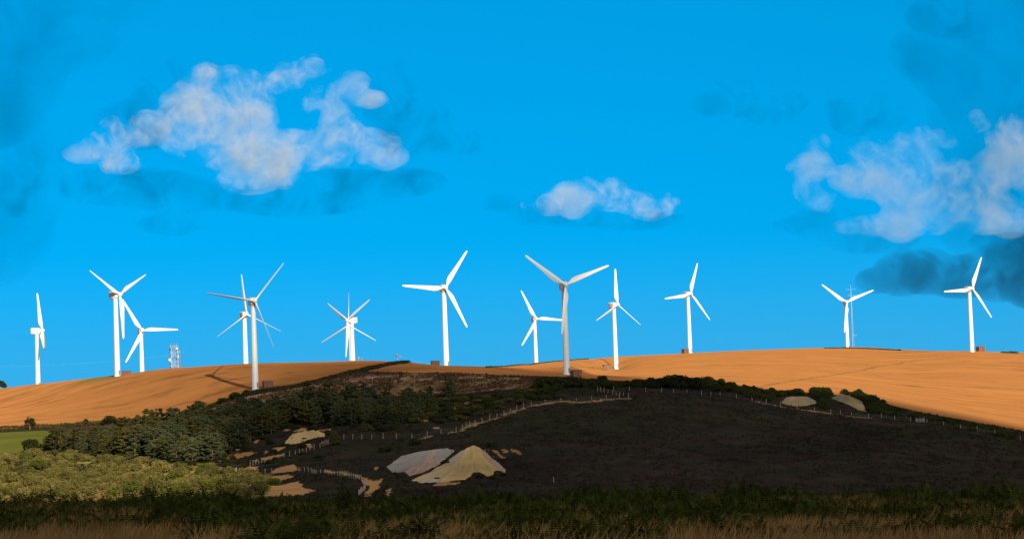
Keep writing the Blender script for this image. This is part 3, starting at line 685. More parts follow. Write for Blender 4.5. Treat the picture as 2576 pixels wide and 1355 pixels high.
# ------------------------------------------------------------------ vegetation generators
def leaves(centres, size, seed, jitter=.35, flat=0.0, up=None):
    r = np.random.default_rng(seed); n = len(centres)
    d1 = r.normal(size=(n, 3)); d1[:, 2] *= (1 - flat); d1 /= np.linalg.norm(d1, axis=1, keepdims=True)
    d2 = r.normal(size=(n, 3)); d2[:, 2] *= (1 - flat * .6)
    d2 -= (d1 * d2).sum(1, keepdims=True) * d1; d2 /= np.linalg.norm(d2, axis=1, keepdims=True)
    sz = size * r.uniform(1 - jitter, 1 + jitter, (n, 1))
    a, b, c = centres - d1 * sz, centres + d1 * sz * .2 + d2 * sz * .55, centres + d1 * sz
    e = centres + d1 * sz * .2 - d2 * sz * .55
    V = np.stack([a, b, c, e], 1).reshape(-1, 3)
    return V, np.arange(n * 4).reshape(-1, 4)

def pine_meshes(h, seed):
    r = np.random.default_rng(seed); rd = random.Random(seed)
    tb = MB(); bend = rd.uniform(-.06, .06) * h
    spine = [(bend * (t ** 2), bend * .5 * t * (1 - t), t * h * .93) for t in np.linspace(0, 1, 7)]
    tb.loft([[(x + .02 * h * (1 - k_ / 7.5) * math.cos(a), y + .02 * h * (1 - k_ / 7.5) * math.sin(a), z - (.4 if k_ == 0 else 0)) for a in np.linspace(0, 2 * math.pi, 7)[:-1]] for k_, (x, y, z) in enumerate(spine)])
    C = []
    nl = rd.randint(24, 30)
    for q in range(nl):
        t = .13 + .85 * (q / (nl - 1)) ** .95
        az = q * 2.4 + rd.uniform(-.5, .5)
        reach = h * (.30 * (1 - ((t - .42) / .62) ** 2) + .03) * rd.uniform(.6, 1.2)
        z = t * h * .93; x0, y0 = bend * t ** 2, 0
        tip = np.array([x0 + reach * math.cos(az), y0 + reach * math.sin(az), z + reach * rd.uniform(.05, .38)])
        st = np.array([x0, y0, z])
        tb.bar(st, tip, .007 * h, 4, .003 * h)
        npad = max(2, int(reach / (.055 * h)))
        for k_ in range(npad):
            f = .35 + .7 * (k_ + rd.random() * .6) / npad
            c = st + (tip - st) * f + r.normal(size=3) * np.array([.035, .035, .02]) * h
            rad = h * rd.uniform(.045, .075)
            m = 60
            pts = r.normal(size=(m, 3)); pts /= np.linalg.norm(pts, axis=1, keepdims=True)
            pts *= r.uniform(.5, 1, (m, 1)) ** .5 * rad; pts[:, 2] *= .42
            C.append(c + pts)
    C = np.concatenate(C)
    V, Fc = leaves(C, .023 * h, seed, flat=.3)
    tone = np.repeat(r.random(len(C) // 60 + 1), 60)[:len(C)] * .6 + r.random(len(C)) * .4
    return tb.mesh('trunk', M['bark'], True), mesh_np('crown', V, Fc, M['pine2' if seed in (2, 5, 8) else 'pine'], tone=tone)

def bush_mesh(rad, h, seed, material, name, lobes=22, leaf=.16, per=110):
    r = np.random.default_rng(seed); C, T = [], []
    for q in range(lobes):
        a, e = r.uniform(0, 2 * math.pi), r.uniform(0, 1) ** .8
        rr = rad * (.15 + .72 * math.sqrt(1 - e * e) * r.uniform(.6, 1.05))
        c = np.array([rr * math.cos(a), rr * math.sin(a), h * (.18 + .62 * e)])
        lr = rad * r.uniform(.24, .42)
        p_ = r.normal(size=(per, 3)); p_ /= np.linalg.norm(p_, axis=1, keepdims=True)
        p_ *= r.uniform(.72, 1.06, (per, 1)) * lr; p_[:, 2] *= h / rad * .75 if h < rad else .8
        C.append(c + p_); T.append(np.full(per, r.random()))
    C, T = np.concatenate(C), np.concatenate(T)
    T = T * .55 + r.random(len(T)) * .45
    k_ = C[:, 2] > -.1 * h
    V, Fc = leaves(C[k_], leaf * rad / 2 if leaf < 1 else leaf, seed)
    return mesh_np(name, V, Fc, material, tone=T[k_])

def scatter(poly, sp, n, seed):
    """Poisson-like points inside a sighted polygon, spacing in metres on the ground."""
    P = gpoly(poly); A = np.array(P); r = np.random.default_rng(seed); out = []
    for _ in range(n * 40):
        q = r.uniform(A.min(0), A.max(0))
        if not inside(q[0], q[1], P): continue
        s_ = sp if np.isscalar(sp) else r.uniform(*sp)
        if all((q[0] - o[0]) ** 2 + (q[1] - o[1]) ** 2 > s_ * s_ for o in out): out.append(q)
        if len(out) >= n: break
    return out

def put(name, me, x, y, sc, label, cat, group, zs=1.0, sink=.15):
    o = link(name, me, loc=(x, y, float(terr(x, y)) - sink))
    s_ = sc; o.scale = (s_ * random.uniform(.9, 1.15), s_ * random.uniform(.9, 1.15), s_ * zs * random.uniform(.88, 1.12))
    o.rotation_euler.z = random.uniform(0, 6.28)
    return tag(o, label, cat, group)

UNDER, BROAD = [], []
# pines
PINES = [pine_meshes(8.0, s_) for s_ in (1, 2, 3, 4, 5, 6, 7, 8)]
def pine(x, y, h, label, group):
    tr_, cr = random.choice(PINES)
    root = tag(empty('pine_tree', (x, y, float(terr(x, y)) - .1), random.uniform(0, 6.28)), label, 'pine tree', group)
    s_ = h / 8; root.scale = (s_ * random.uniform(.9, 1.15),) * 2 + (s_,)
    link('trunk', tr_, root); link('crown', cr, root)
WOOD = [(100, 1136), (219, 1145), (309, 1148), (461, 1167), (530, 1167), (600, 1128), (640, 1108), (713, 1078), (835, 1070), (907, 1076), (1016, 1068), (1060, 1050), (1100, 1035), (1085, 1015), (1000, 1018), (950, 1022), (870, 1022), (780, 1024), (700, 1046), (600, 1064), (520, 1072), (430, 1088), (370, 1095), (300, 1113), (200, 1125), (130, 1131)]
for x, y in scatter(WOOD, (3.2, 4.8), 270, 4):
    u_ = x / y
    pine(x, y, random.uniform(5.5, 9.2) * (.66 if x / y > -.05 else 1 if x / y > -.14 else .82), 'dark green pine growing in the dense plantation on the left slope', 'pines of the plantation')
for (px, py, h, lab) in ((1132, 1000, 6.8, 'tall dark pine standing alone above the heath, right of the plantation'), (1080, 1008, 5.0, 'dark pine at the right tip of the plantation'),
                         (1058, 1012, 4.2, 'small dark pine left of the one at the plantation tip'), (323, 1180, 5.0, 'bushy blue green pine alone in the pale scrub'),
                         (208, 1208, 4.6, 'slender pine with a bare pink trunk in the lower left scrub'), (842, 1120, 4.2, 'round dark young pine at the lower end of the long heath fence')):
    g = ground_at(px, py); pine(g.x, g.y, h, lab, 'single pines')
for x, y in scatter([(120, 1137), (219, 1150), (309, 1153), (461, 1172), (530, 1172), (605, 1132), (645, 1112), (713, 1083), (835, 1075), (907, 1081), (1016, 1073), (1065, 1055), (1100, 1040), (1085, 1030), (1050, 1044), (1010, 1060), (907, 1066), (835, 1062), (713, 1068), (640, 1098), (595, 1118), (525, 1158), (461, 1158), (309, 1140), (219, 1138), (130, 1128)], 2.6, 60, 41):
    UNDER.append((x, y))
for x, y in scatter([(110, 1130), (300, 1112), (470, 1090), (620, 1080), (640, 1105), (560, 1155), (460, 1160), (300, 1142), (200, 1138)], 5, 34, 47):
    BROAD.append((x, y))
# hedgerow trees
B_THORN = [bush_mesh(2.0, 2.6, s_, M['thorn'], 'bush', 20, .17) for s_ in (21, 22, 23, 24)]
B_SCRUB = [bush_mesh(2.0, 2.2, s_, M['scrub'], 'bush', 26, .17) for s_ in (31, 32, 33, 34)]
B_GREEN = [bush_mesh(2.0, 2.4, s_, M['green'], 'bush', 22, .19) for s_ in (41, 42)]
B_HEDGE = [bush_mesh(2.0, 2.0, s_, M['hedge'], 'bush', 20, .17) for s_ in (51, 52, 53)]
def hedge_tree(px, py, r_, h, label):
    g = ground_at(px, py); root = tag(empty('hedgerow_tree', g), label, 'tree', 'hedgerow trees')
    tb = MB().lathe([(.28, -.4), (.2, h * .3), (.08, h * .75)], 8)
    for q in range(6):
        a = q * 1.05; tb.bar((0, 0, h * (.25 + .06 * q)), (r_ * .7 * math.cos(a), r_ * .7 * math.sin(a), h * (.5 + .06 * q)), .08, 4, .03)
    link('trunk', tb.mesh('trunk', M['bark']), root)
    c = link('crown', bush_mesh(r_, h * .85, int(px), M['thorn'], 'crown', 30, .14), root); c.location.z = h * .18
hedge_tree(75, 1079, 1.9, 4.2, 'round hedgerow tree standing out against the wheat at far left')
hedge_tree(216, 1069, 1.0, 2.3, 'smallest hedgerow tree, between the round one and the wide one')
hedge_tree(275, 1068, 2.6, 2.9, 'wide low hedgerow tree next to the pine plantation')
g = ground_at(5, 980); put('bush', B_THORN[0], at(0, 975, 1240).x, 1240, 1.5, 'dark bush cut by the left edge on the skyline', 'bush', None)
g = ground_at(78, 1137); put('bush', B_THORN[1], g.x, g.y, 1.6, 'rounded dark bush at the corner of the green pasture', 'bush', None)
for x, y in BROAD: put('broadleaf_bush', random.choice(B_GREEN + B_HEDGE), x, y, random.uniform(1.1, 1.9), 'leafy bush of a lighter green rising among the plantation pines', 'bush', 'broadleaf bushes among the pines', 1.3)
for x, y in UNDER: put('thorn_bush', random.choice(B_THORN), x, y, random.uniform(.5, .95), 'dark undergrowth bush at the foot of the pine plantation', 'bush', 'undergrowth bushes below the pines', .8)
# pale scrub at the lower left
for x, y in scatter([(-40, 1160), (100, 1142), (220, 1152), (310, 1158), (460, 1178), (560, 1185), (600, 1198), (690, 1205), (690, 1255), (-40, 1258)], (2.1, 3.6), 240, 9):
    k = random.random()
    if k < .75: put('willow_bush', random.choice(B_SCRUB), x, y, random.uniform(.7, 1.3), 'pale olive willow bush in the scrub at the lower left', 'bush', 'pale bushes of the lower left scrub')
    elif k < .9: put('willow_bush', random.choice(B_GREEN), x, y, random.uniform(.6, 1.15), 'fresh green bush among the pale willows at the lower left', 'bush', 'green bushes of the lower left scrub')
    else: put('bramble_bush', random.choice(B_HEDGE), x, y, random.uniform(.6, 1.1), 'dull brown green bush among the pale willows at the lower left', 'bush', 'dull bushes of the lower left scrub')
# dark thorn thicket on the crest
for x, y in scatter([(1340, 970), (1420, 962), (1500, 962), (1600, 966), (1700, 964), (1790, 966), (1850, 975), (1900, 984), (1880, 990), (1800, 984), (1700, 976), (1600, 975), (1500, 978), (1400, 986), (1340, 988)], (2.2, 3.4), 100, 13):
    put('thorn_bush', random.choice(B_THORN), x, y, random.uniform(.6, .95), 'dark thorn bush in the thicket on the crest of the heath', 'bush', 'dark bushes on the crest')
for px, s_ in ((1362, 1.2), (1385, 1.6), (1410, 1.8), (1436, 1.8), (1456, 1.4), (1529, 1.2), (1640, 1.4), (1668, 1.7), (1695, 2.0), (1722, 2.0), (1750, 1.8), (1778, 1.7), (1805, 1.4)):
    g = ground_at(px, 974); put('thorn_bush', random.choice(B_THORN), g.x, g.y, s_, 'tall dark thorn bush topping the thicket on the crest of the heath', 'bush', 'tallest bushes on the crest', .8)
# brown and dark scrub between pines and crest
for x, y in scatter([(900, 1022), (1010, 1012), (1160, 1000), (1340, 985), (1420, 990), (1420, 1004), (1330, 1010), (1230, 1040), (1150, 1062), (1050, 1070), (960, 1085), (900, 1085)], (2.2, 4.2), 150, 17):
    put('gorse_bush', random.choice(B_THORN + B_HEDGE), x, y, random.uniform(.5, 1.1), 'low dark gorse bush on the slope between the pines and the long fence', 'bush', 'gorse bushes on the slope', .7)
for x, y in scatter([(540, 1172), (620, 1130), (700, 1092), (860, 1085), (850, 1120), (760, 1150), (640, 1180)], (4, 7), 26, 23):
    put('gorse_bush', random.choice(B_THORN), x, y, random.uniform(.35, .75), 'small dark gorse bush among the sandy patches', 'bush', 'gorse by the sand', .8)
for (px, py, s_, lab) in ((1237, 1123, .8, 'small dark bush on top of the largest spoil heap'), (1045, 1118, .9, 'dark bush on the heath left of the grey white heap'), (972, 1136, 1.0, 'low dark bush farther left on the heath below the long fence'),
                          (678, 1165, .55, 'little green bush beside the slanting fence'), (1205, 1203, .5, 'dark tuft at the foot of the largest spoil heap'), (1236, 1204, .55, 'dark tuft at the right foot of the largest spoil heap'), (1266, 1196, .4, 'smallest dark tuft at the right end of the largest spoil heap'), (1100, 1206, .4, 'small dark tuft at the left foot of the largest spoil heap'), (1120, 1166, .5, 'dark tuft in the gap between the grey white heap and the tan cone'), (1130, 1052, 1.0, 'rounded green bush above the middle of the long fence'), (802, 1152, .6, 'small dark bush right of the slanting fence')):
    g = ground_at(px, py); put('bush', random.choice(B_THORN), g.x, g.y, s_, lab, 'bush', None, .8)
# gorse and hedge on the right brow
for x, y in scatter([(1850, 982), (1960, 992), (2060, 988), (2160, 992), (2215, 1012), (2230, 1032), (2200, 1044), (2185, 1042), (2175, 1012), (2110, 990), (2080, 1000), (2080, 1030), (2060, 1030), (2060, 1008), (2030, 996), (1970, 996), (1940, 1012), (1880, 1000)], (2.2, 3.6), 70, 29):
    put('gorse_bush', random.choice(B_THORN), x, y, random.uniform(.6, 1.0), 'dark gorse bush around the two upper spoil heaps', 'bush', 'gorse around the upper heaps', .9)
for x, y in scatter([(2200, 1018), (2260, 1030), (2400, 1062), (2500, 1082), (2600, 1102), (2600, 1112), (2480, 1092), (2380, 1072), (2250, 1052)], (2.2, 3.6), 60, 33):
    put('hedge_bush', random.choice(B_THORN + B_HEDGE[:1]), x, y, random.uniform(.42, .78), 'dark bush in the hedge line running down to the right edge', 'bush', 'bushes of the right hedge line', .9)

def hedge(pix, w_, h, material, label, dens=60, d0=400, leaf=.22):
    pts = resample(gpoly(pix, d0=d0), .5); P = np.array([tuple(p_) for p_ in pts]); r = np.random.default_rng(len(label))
    n = len(P) * dens; k_ = r.integers(0, len(P), n)
    hl = h * (.55 + .7 * fbm(P[k_, 0] / 3, P[k_, 1] / 3, 3))
    a = r.uniform(0, math.pi, n); rr = r.uniform(.55, 1.05, n)
    off = np.cos(a) * rr * w_ / 2
    x = P[k_, 0] + off * .4 + r.normal(size=n) * .25; y = P[k_, 1] + off
    z = terr(x, y) + np.sin(a) * rr * hl
    o = np.array([P[0, 0], P[0, 1], float(terr(*P[0]))])
    V, Fc = leaves(np.stack([x, y, z], -1) - o, leaf, 3)
    tag(link('hedge', mesh_np('hedge', V, Fc, material, tone=r.random(n)), loc=o), label, 'hedge')
hedge([(-50, 1083), (0, 1081), (100, 1077), (200, 1071), (300, 1064), (385, 1058)], 2.6, 1.5, M['hedge'], 'scruffy brown green hedge between the wheat and the green pasture')
hedge([(430, 1050), (520, 1026), (580, 1006), (640, 988), (700, 979), (760, 969), (850, 948), (930, 927), (985, 915), (1030, 913)], 3.0, 1.1, M['hedge'], 'long hedge bank climbing to the skyline beside the left wheat field', 70)
hedge([(2075, 876), (2130, 875.5), (2190, 877.5), (2265, 881)], 2.0, .55, M['hedge'], 'low dark hedge on the skyline by the radio mast', 50)
hedge([(1225, 924), (1290, 920), (1350, 914.5), (1425, 905), (1480, 902.5)], 1.4, .4, M['hedge'], 'thin grassy bank along the skyline behind the small turbine', 40)
hedge([(2520, 887), (2562, 888.5)], 1.5, .9, M['hedge'], 'short hedge stub on the skyline right of the last turbine', 50)
for (px, py, s_, lab) in ((592, 1003, 1.0, 'round dark bush in the hedge bank left of the cream turbine'), (620, 995, .8, 'dark bush close to the foot of the cream turbine'), (560, 1014, .8, 'leftmost dark bush of the hedge bank below the wheat')):
    g = ground_at(px, py); put('bush', random.choice(B_THORN), g.x, g.y, s_, lab, 'bush', None)

# heather and tufts on the heath: nobody could count it
def tufts(name, n, region, size, material, seed, label, wheat=False, dlo=570, dhi=930, flat=.2, hh=.3):
    r = np.random.default_rng(seed)
    D = np.sqrt(r.uniform(dlo ** 2, dhi ** 2, n * 3)); s_ = r.uniform(-.19, .19, n * 3); x = s_ * D
    i = np.clip(np.searchsorted(Dr, D), 0, ND - 1); j = np.clip(np.searchsorted(S, s_), 0, NS - 1)
    ok = np.isin(zone[i, j], region) & (fbm(x / 6, D / 9, seed) > .42)
    for hp in HEAPS: ok &= ~inside(x, D, hp)
    x, D = x[ok][:n], D[ok][:n]
    m = 5
    c = np.repeat(np.stack([x, D, terr(x, D)], -1), m, 0); c += r.normal(size=c.shape) * np.array([.25, .3, 0])
    c[:, 2] += r.uniform(0, hh, len(c))
    V, Fc = leaves(c, size, seed, flat=flat)
    tag(link(name, mesh_np(name, V, Fc, material, tone=np.repeat(r.random(len(x)), m))), label, 'ground cover', kind='stuff')
tufts('heather', 15000, [0], .24, M['heather'], 3, 'low brown heather covering the dark heath')
tufts('tussock_grass', 9000, [3], .30, M['drygrass'], 6, 'dry tussocks in the rough grass and along the fences')

tufts('dry_scrub', 7000, [3], .34, M['dryscrub'], 9, 'reddish dry scrub mottling the rough grass above the pines', dlo=885, dhi=985, hh=.7)
# ------------------------------------------------------------------ foreground bracken and long grass
def frond_template(npin=9):
    V, Fc = [], []
    for k_ in range(npin):
        t = (k_ + .6) / npin
        y0 = t; z0 = .9 * t - .55 * t * t
        ln = .42 * (1 - t) ** .8 + .04
        for sx in (-1, 1):
            b = len(V)
            V += [(0, y0 - .035, z0), (sx * ln * .5, y0 + .01 + .05, z0 - .03 - ln * .1), (sx * ln, y0 + .10, z0 - .10 * ln - .05), (sx * ln * .5, y0 - .06, z0 - .03 - ln * .1)]
            Fc.append((b, b + 1, b + 2, b + 3))
    b = len(V); V += [(0, .95, .37), (-.03, .9, .36), (0, 1.1, .32), (.03, .9, .36)]; Fc.append((b, b + 1, b + 2, b + 3))
    return np.array(V), np.array(Fc)
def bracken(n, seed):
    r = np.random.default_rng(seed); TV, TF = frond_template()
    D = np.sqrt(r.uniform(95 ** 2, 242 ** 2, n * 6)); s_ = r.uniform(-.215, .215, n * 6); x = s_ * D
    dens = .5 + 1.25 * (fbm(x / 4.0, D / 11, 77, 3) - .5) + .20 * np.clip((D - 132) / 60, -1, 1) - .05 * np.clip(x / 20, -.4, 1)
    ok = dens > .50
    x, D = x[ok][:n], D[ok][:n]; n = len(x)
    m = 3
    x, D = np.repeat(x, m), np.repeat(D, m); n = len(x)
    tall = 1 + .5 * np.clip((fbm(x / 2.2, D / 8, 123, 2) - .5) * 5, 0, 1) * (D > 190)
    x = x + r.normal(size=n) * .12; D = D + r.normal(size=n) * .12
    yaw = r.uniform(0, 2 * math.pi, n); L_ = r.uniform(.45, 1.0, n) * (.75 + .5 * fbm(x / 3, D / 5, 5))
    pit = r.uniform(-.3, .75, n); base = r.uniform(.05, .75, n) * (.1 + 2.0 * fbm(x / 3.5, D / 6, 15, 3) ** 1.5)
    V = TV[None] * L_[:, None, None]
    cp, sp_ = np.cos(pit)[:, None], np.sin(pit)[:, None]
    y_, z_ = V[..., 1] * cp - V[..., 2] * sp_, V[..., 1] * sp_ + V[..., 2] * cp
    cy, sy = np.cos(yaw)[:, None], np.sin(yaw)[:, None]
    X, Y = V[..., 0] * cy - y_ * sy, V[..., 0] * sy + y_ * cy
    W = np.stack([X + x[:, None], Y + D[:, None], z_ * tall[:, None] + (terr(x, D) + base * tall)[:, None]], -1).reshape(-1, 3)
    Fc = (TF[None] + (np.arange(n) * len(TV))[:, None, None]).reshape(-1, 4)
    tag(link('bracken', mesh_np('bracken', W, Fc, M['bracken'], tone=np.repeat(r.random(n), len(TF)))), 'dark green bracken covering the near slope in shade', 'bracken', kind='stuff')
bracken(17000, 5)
def grass(n, seed):
    r = np.random.default_rng(seed)
    D = np.sqrt(r.uniform(88 ** 2, 238 ** 2, n * 4)); s_ = r.uniform(-.215, .215, n * 4); x = s_ * D
    dens = .5 + 1.25 * (fbm(x / 4.0, D / 11, 77, 3) - .5) + .20 * np.clip((D - 132) / 60, -1, 1) - .05 * np.clip(x / 20, -.4, 1)
    ok = (dens < .62) & (fbm(x / 1.3, D / 4, 99, 3) > .44)
    x, D = x[ok][:n], D[ok][:n]; n = len(x)
    h = r.uniform(.4, 1.25, n) * (.6 + .7 * fbm(x / 3, D / 6, 8)); a = r.uniform(0, 2 * math.pi, n); w_ = r.uniform(.010, .022, n)
    lean = r.normal(size=(n, 2)) * .16 + np.array([.10, 0])
    z = terr(x, D)
    b0 = np.stack([x - np.cos(a) * w_, D - np.sin(a) * w_, z - .05], -1); b1 = np.stack([x + np.cos(a) * w_, D + np.sin(a) * w_, z - .05], -1)
    mx, my = x + lean[:, 0] * h * .5, D + lean[:, 1] * h * .5
    m0 = np.stack([mx - np.cos(a) * w_ * 1.2, my - np.sin(a) * w_ * 1.2, z + h * .62], -1); m1 = np.stack([mx + np.cos(a) * w_ * 1.2, my + np.sin(a) * w_ * 1.2, z + h * .62], -1)
    t = np.stack([x + lean[:, 0] * h * 1.5, D + lean[:, 1] * h * 1.5, z + h], -1)
    V = np.stack([b0, b1, m1, m0, t, t + np.array([.004, 0, 0])], 1).reshape(-1, 3)
    k_ = np.arange(n)[:, None] * 6
    Fc = np.concatenate([k_ + np.array([0, 1, 2, 3]), k_ + np.array([3, 2, 5, 4])])
    tn = .35 * r.random(n) + .65 * fbm(x / 1.1, D / 3, 55, 3)
    tag(link('long_grass', mesh_np('long_grass', V, Fc, M['drygrass'], tone=np.concatenate([tn, tn]))), 'dry brown long grass mixed into the near bracken', 'grass', kind='stuff')
grass(90000, 6)
def umbel(seed):
    m_ = MB().bar((0, 0, 0), (.04, 0, .85), .012, 4, .008); r = random.Random(seed)
    fl = MB()
    for q in range(11):
        a = q * 2.4; rr = .10 * math.sqrt(q / 10)
        p_ = (.04 + rr * math.cos(a), rr * math.sin(a), .95 - rr * .3)
        m_.bar((.04, 0, .85), p_, .006, 3)
        fl.lathe([(.01, 0), (.035, .012), (.02, .03)], 6, p_)
    return m_.mesh('stalk', M['stem']), fl.mesh('flower_head', M['flower'])
U = umbel(1)
FL = z7([(1055, 1010), (1110, 1020), (1135, 1040), (1190, 1035), (1640, 1000), (2140, 1000)]) + [(1610, 1312), (1625, 1316), (1640, 1319), (2135, 1312), (2160, 1316), (2232, 1322), (2258, 1326), (1795, 1316), (2330, 1320), (420, 1318)]
for (px, py) in FL:
    g = ground_at(px, py + 26, 85, 240)
    root = tag(empty('umbel_flower', g, random.uniform(0, 6)), 'small white umbel flower standing in the near bracken and grass', 'flower', 'white umbel flowers in the foreground')
    root.scale = (.9, .9, random.uniform(.75, 1.0))
    root.scale = [v * .75 for v in root.scale]
    link('stalk', U[0], root); link('flower_head', U[1], root)

# ------------------------------------------------------------------ light
SUN_AZ, SUN_EL = R(20), R(20)          # behind the camera, to its right
Ld = np.array([math.sin(SUN_AZ) * math.cos(SUN_EL), -math.cos(SUN_AZ) * math.cos(SUN_EL), math.sin(SUN_EL)])
sun_d = bpy.data.lights.new('sun', 'SUN'); sun_d.energy = 5.0; sun_d.angle = R(.5); sun_d.color = (1, .86, .64)
sun = bpy.data.objects.new('sun', sun_d); col.objects.link(sun)
sun.rotation_euler = Vector(Ld).to_track_quat('Z', 'Y').to_euler()
W = bpy.data.worlds.new('World'); scene.world = W; W.use_nodes = True
N, L = W.node_tree.nodes, W.node_tree.links; N.clear()
wo = N.new('ShaderNodeOutputWorld'); bg = N.new('ShaderNodeBackground'); sk = N.new('ShaderNodeTexSky')
sk.sky_type = 'NISHITA'; sk.sun_disc = False; sk.sun_elevation = SUN_EL
sk.sun_rotation = math.pi - SUN_AZ      # same bearing as the lamp (0 = +Y, clockwise)
sk.altitude = 0; sk.air_density = 1.0; sk.dust_density = .2; sk.ozone_density = 3
tc = N.new('ShaderNodeTexCoord'); mp = N.new('ShaderNodeMapping'); mp.vector_type = 'POINT'
mp.inputs['Scale'].default_value = (1, 1, .75); mp.inputs['Location'].default_value = (0, 0, .285)
hs = N.new('ShaderNodeHueSaturation'); hs.inputs['Saturation'].default_value = 1.5; hs.inputs['Hue'].default_value = .488; hs.inputs['Value'].default_value = 1.04
L.new(tc.outputs['Generated'], mp.inputs['Vector']); L.new(mp.outputs[0], sk.inputs['Vector'])
L.new(sk.outputs[0], hs.inputs['Color'])
# above the view, warm grey cover is added to keep the fill neutral
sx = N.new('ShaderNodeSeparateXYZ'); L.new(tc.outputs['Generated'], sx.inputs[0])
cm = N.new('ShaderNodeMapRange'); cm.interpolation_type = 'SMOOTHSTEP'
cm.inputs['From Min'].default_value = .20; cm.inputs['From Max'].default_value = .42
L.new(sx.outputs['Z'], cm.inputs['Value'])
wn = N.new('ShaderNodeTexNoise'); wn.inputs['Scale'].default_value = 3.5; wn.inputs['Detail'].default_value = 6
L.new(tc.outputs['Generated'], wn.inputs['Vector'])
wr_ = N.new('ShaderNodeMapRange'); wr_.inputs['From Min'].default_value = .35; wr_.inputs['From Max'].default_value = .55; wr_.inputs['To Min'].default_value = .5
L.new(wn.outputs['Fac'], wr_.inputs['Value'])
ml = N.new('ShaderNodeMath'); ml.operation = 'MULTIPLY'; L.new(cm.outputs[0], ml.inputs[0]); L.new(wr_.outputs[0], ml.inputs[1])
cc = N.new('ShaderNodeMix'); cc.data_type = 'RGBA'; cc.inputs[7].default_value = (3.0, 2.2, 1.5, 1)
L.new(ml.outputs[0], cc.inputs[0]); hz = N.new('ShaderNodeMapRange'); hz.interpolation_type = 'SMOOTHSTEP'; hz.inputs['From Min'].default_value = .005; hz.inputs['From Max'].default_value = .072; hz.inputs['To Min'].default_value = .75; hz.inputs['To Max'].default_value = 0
L.new(sx.outputs['Z'], hz.inputs['Value'])
hm = N.new('ShaderNodeMix'); hm.data_type = 'RGBA'; hm.inputs[7].default_value = (.36, 2.35, 4.15, 1)
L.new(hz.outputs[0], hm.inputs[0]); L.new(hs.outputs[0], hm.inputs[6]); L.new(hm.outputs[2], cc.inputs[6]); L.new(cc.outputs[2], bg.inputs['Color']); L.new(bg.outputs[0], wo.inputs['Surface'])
bg.inputs['Strength'].default_value = .13

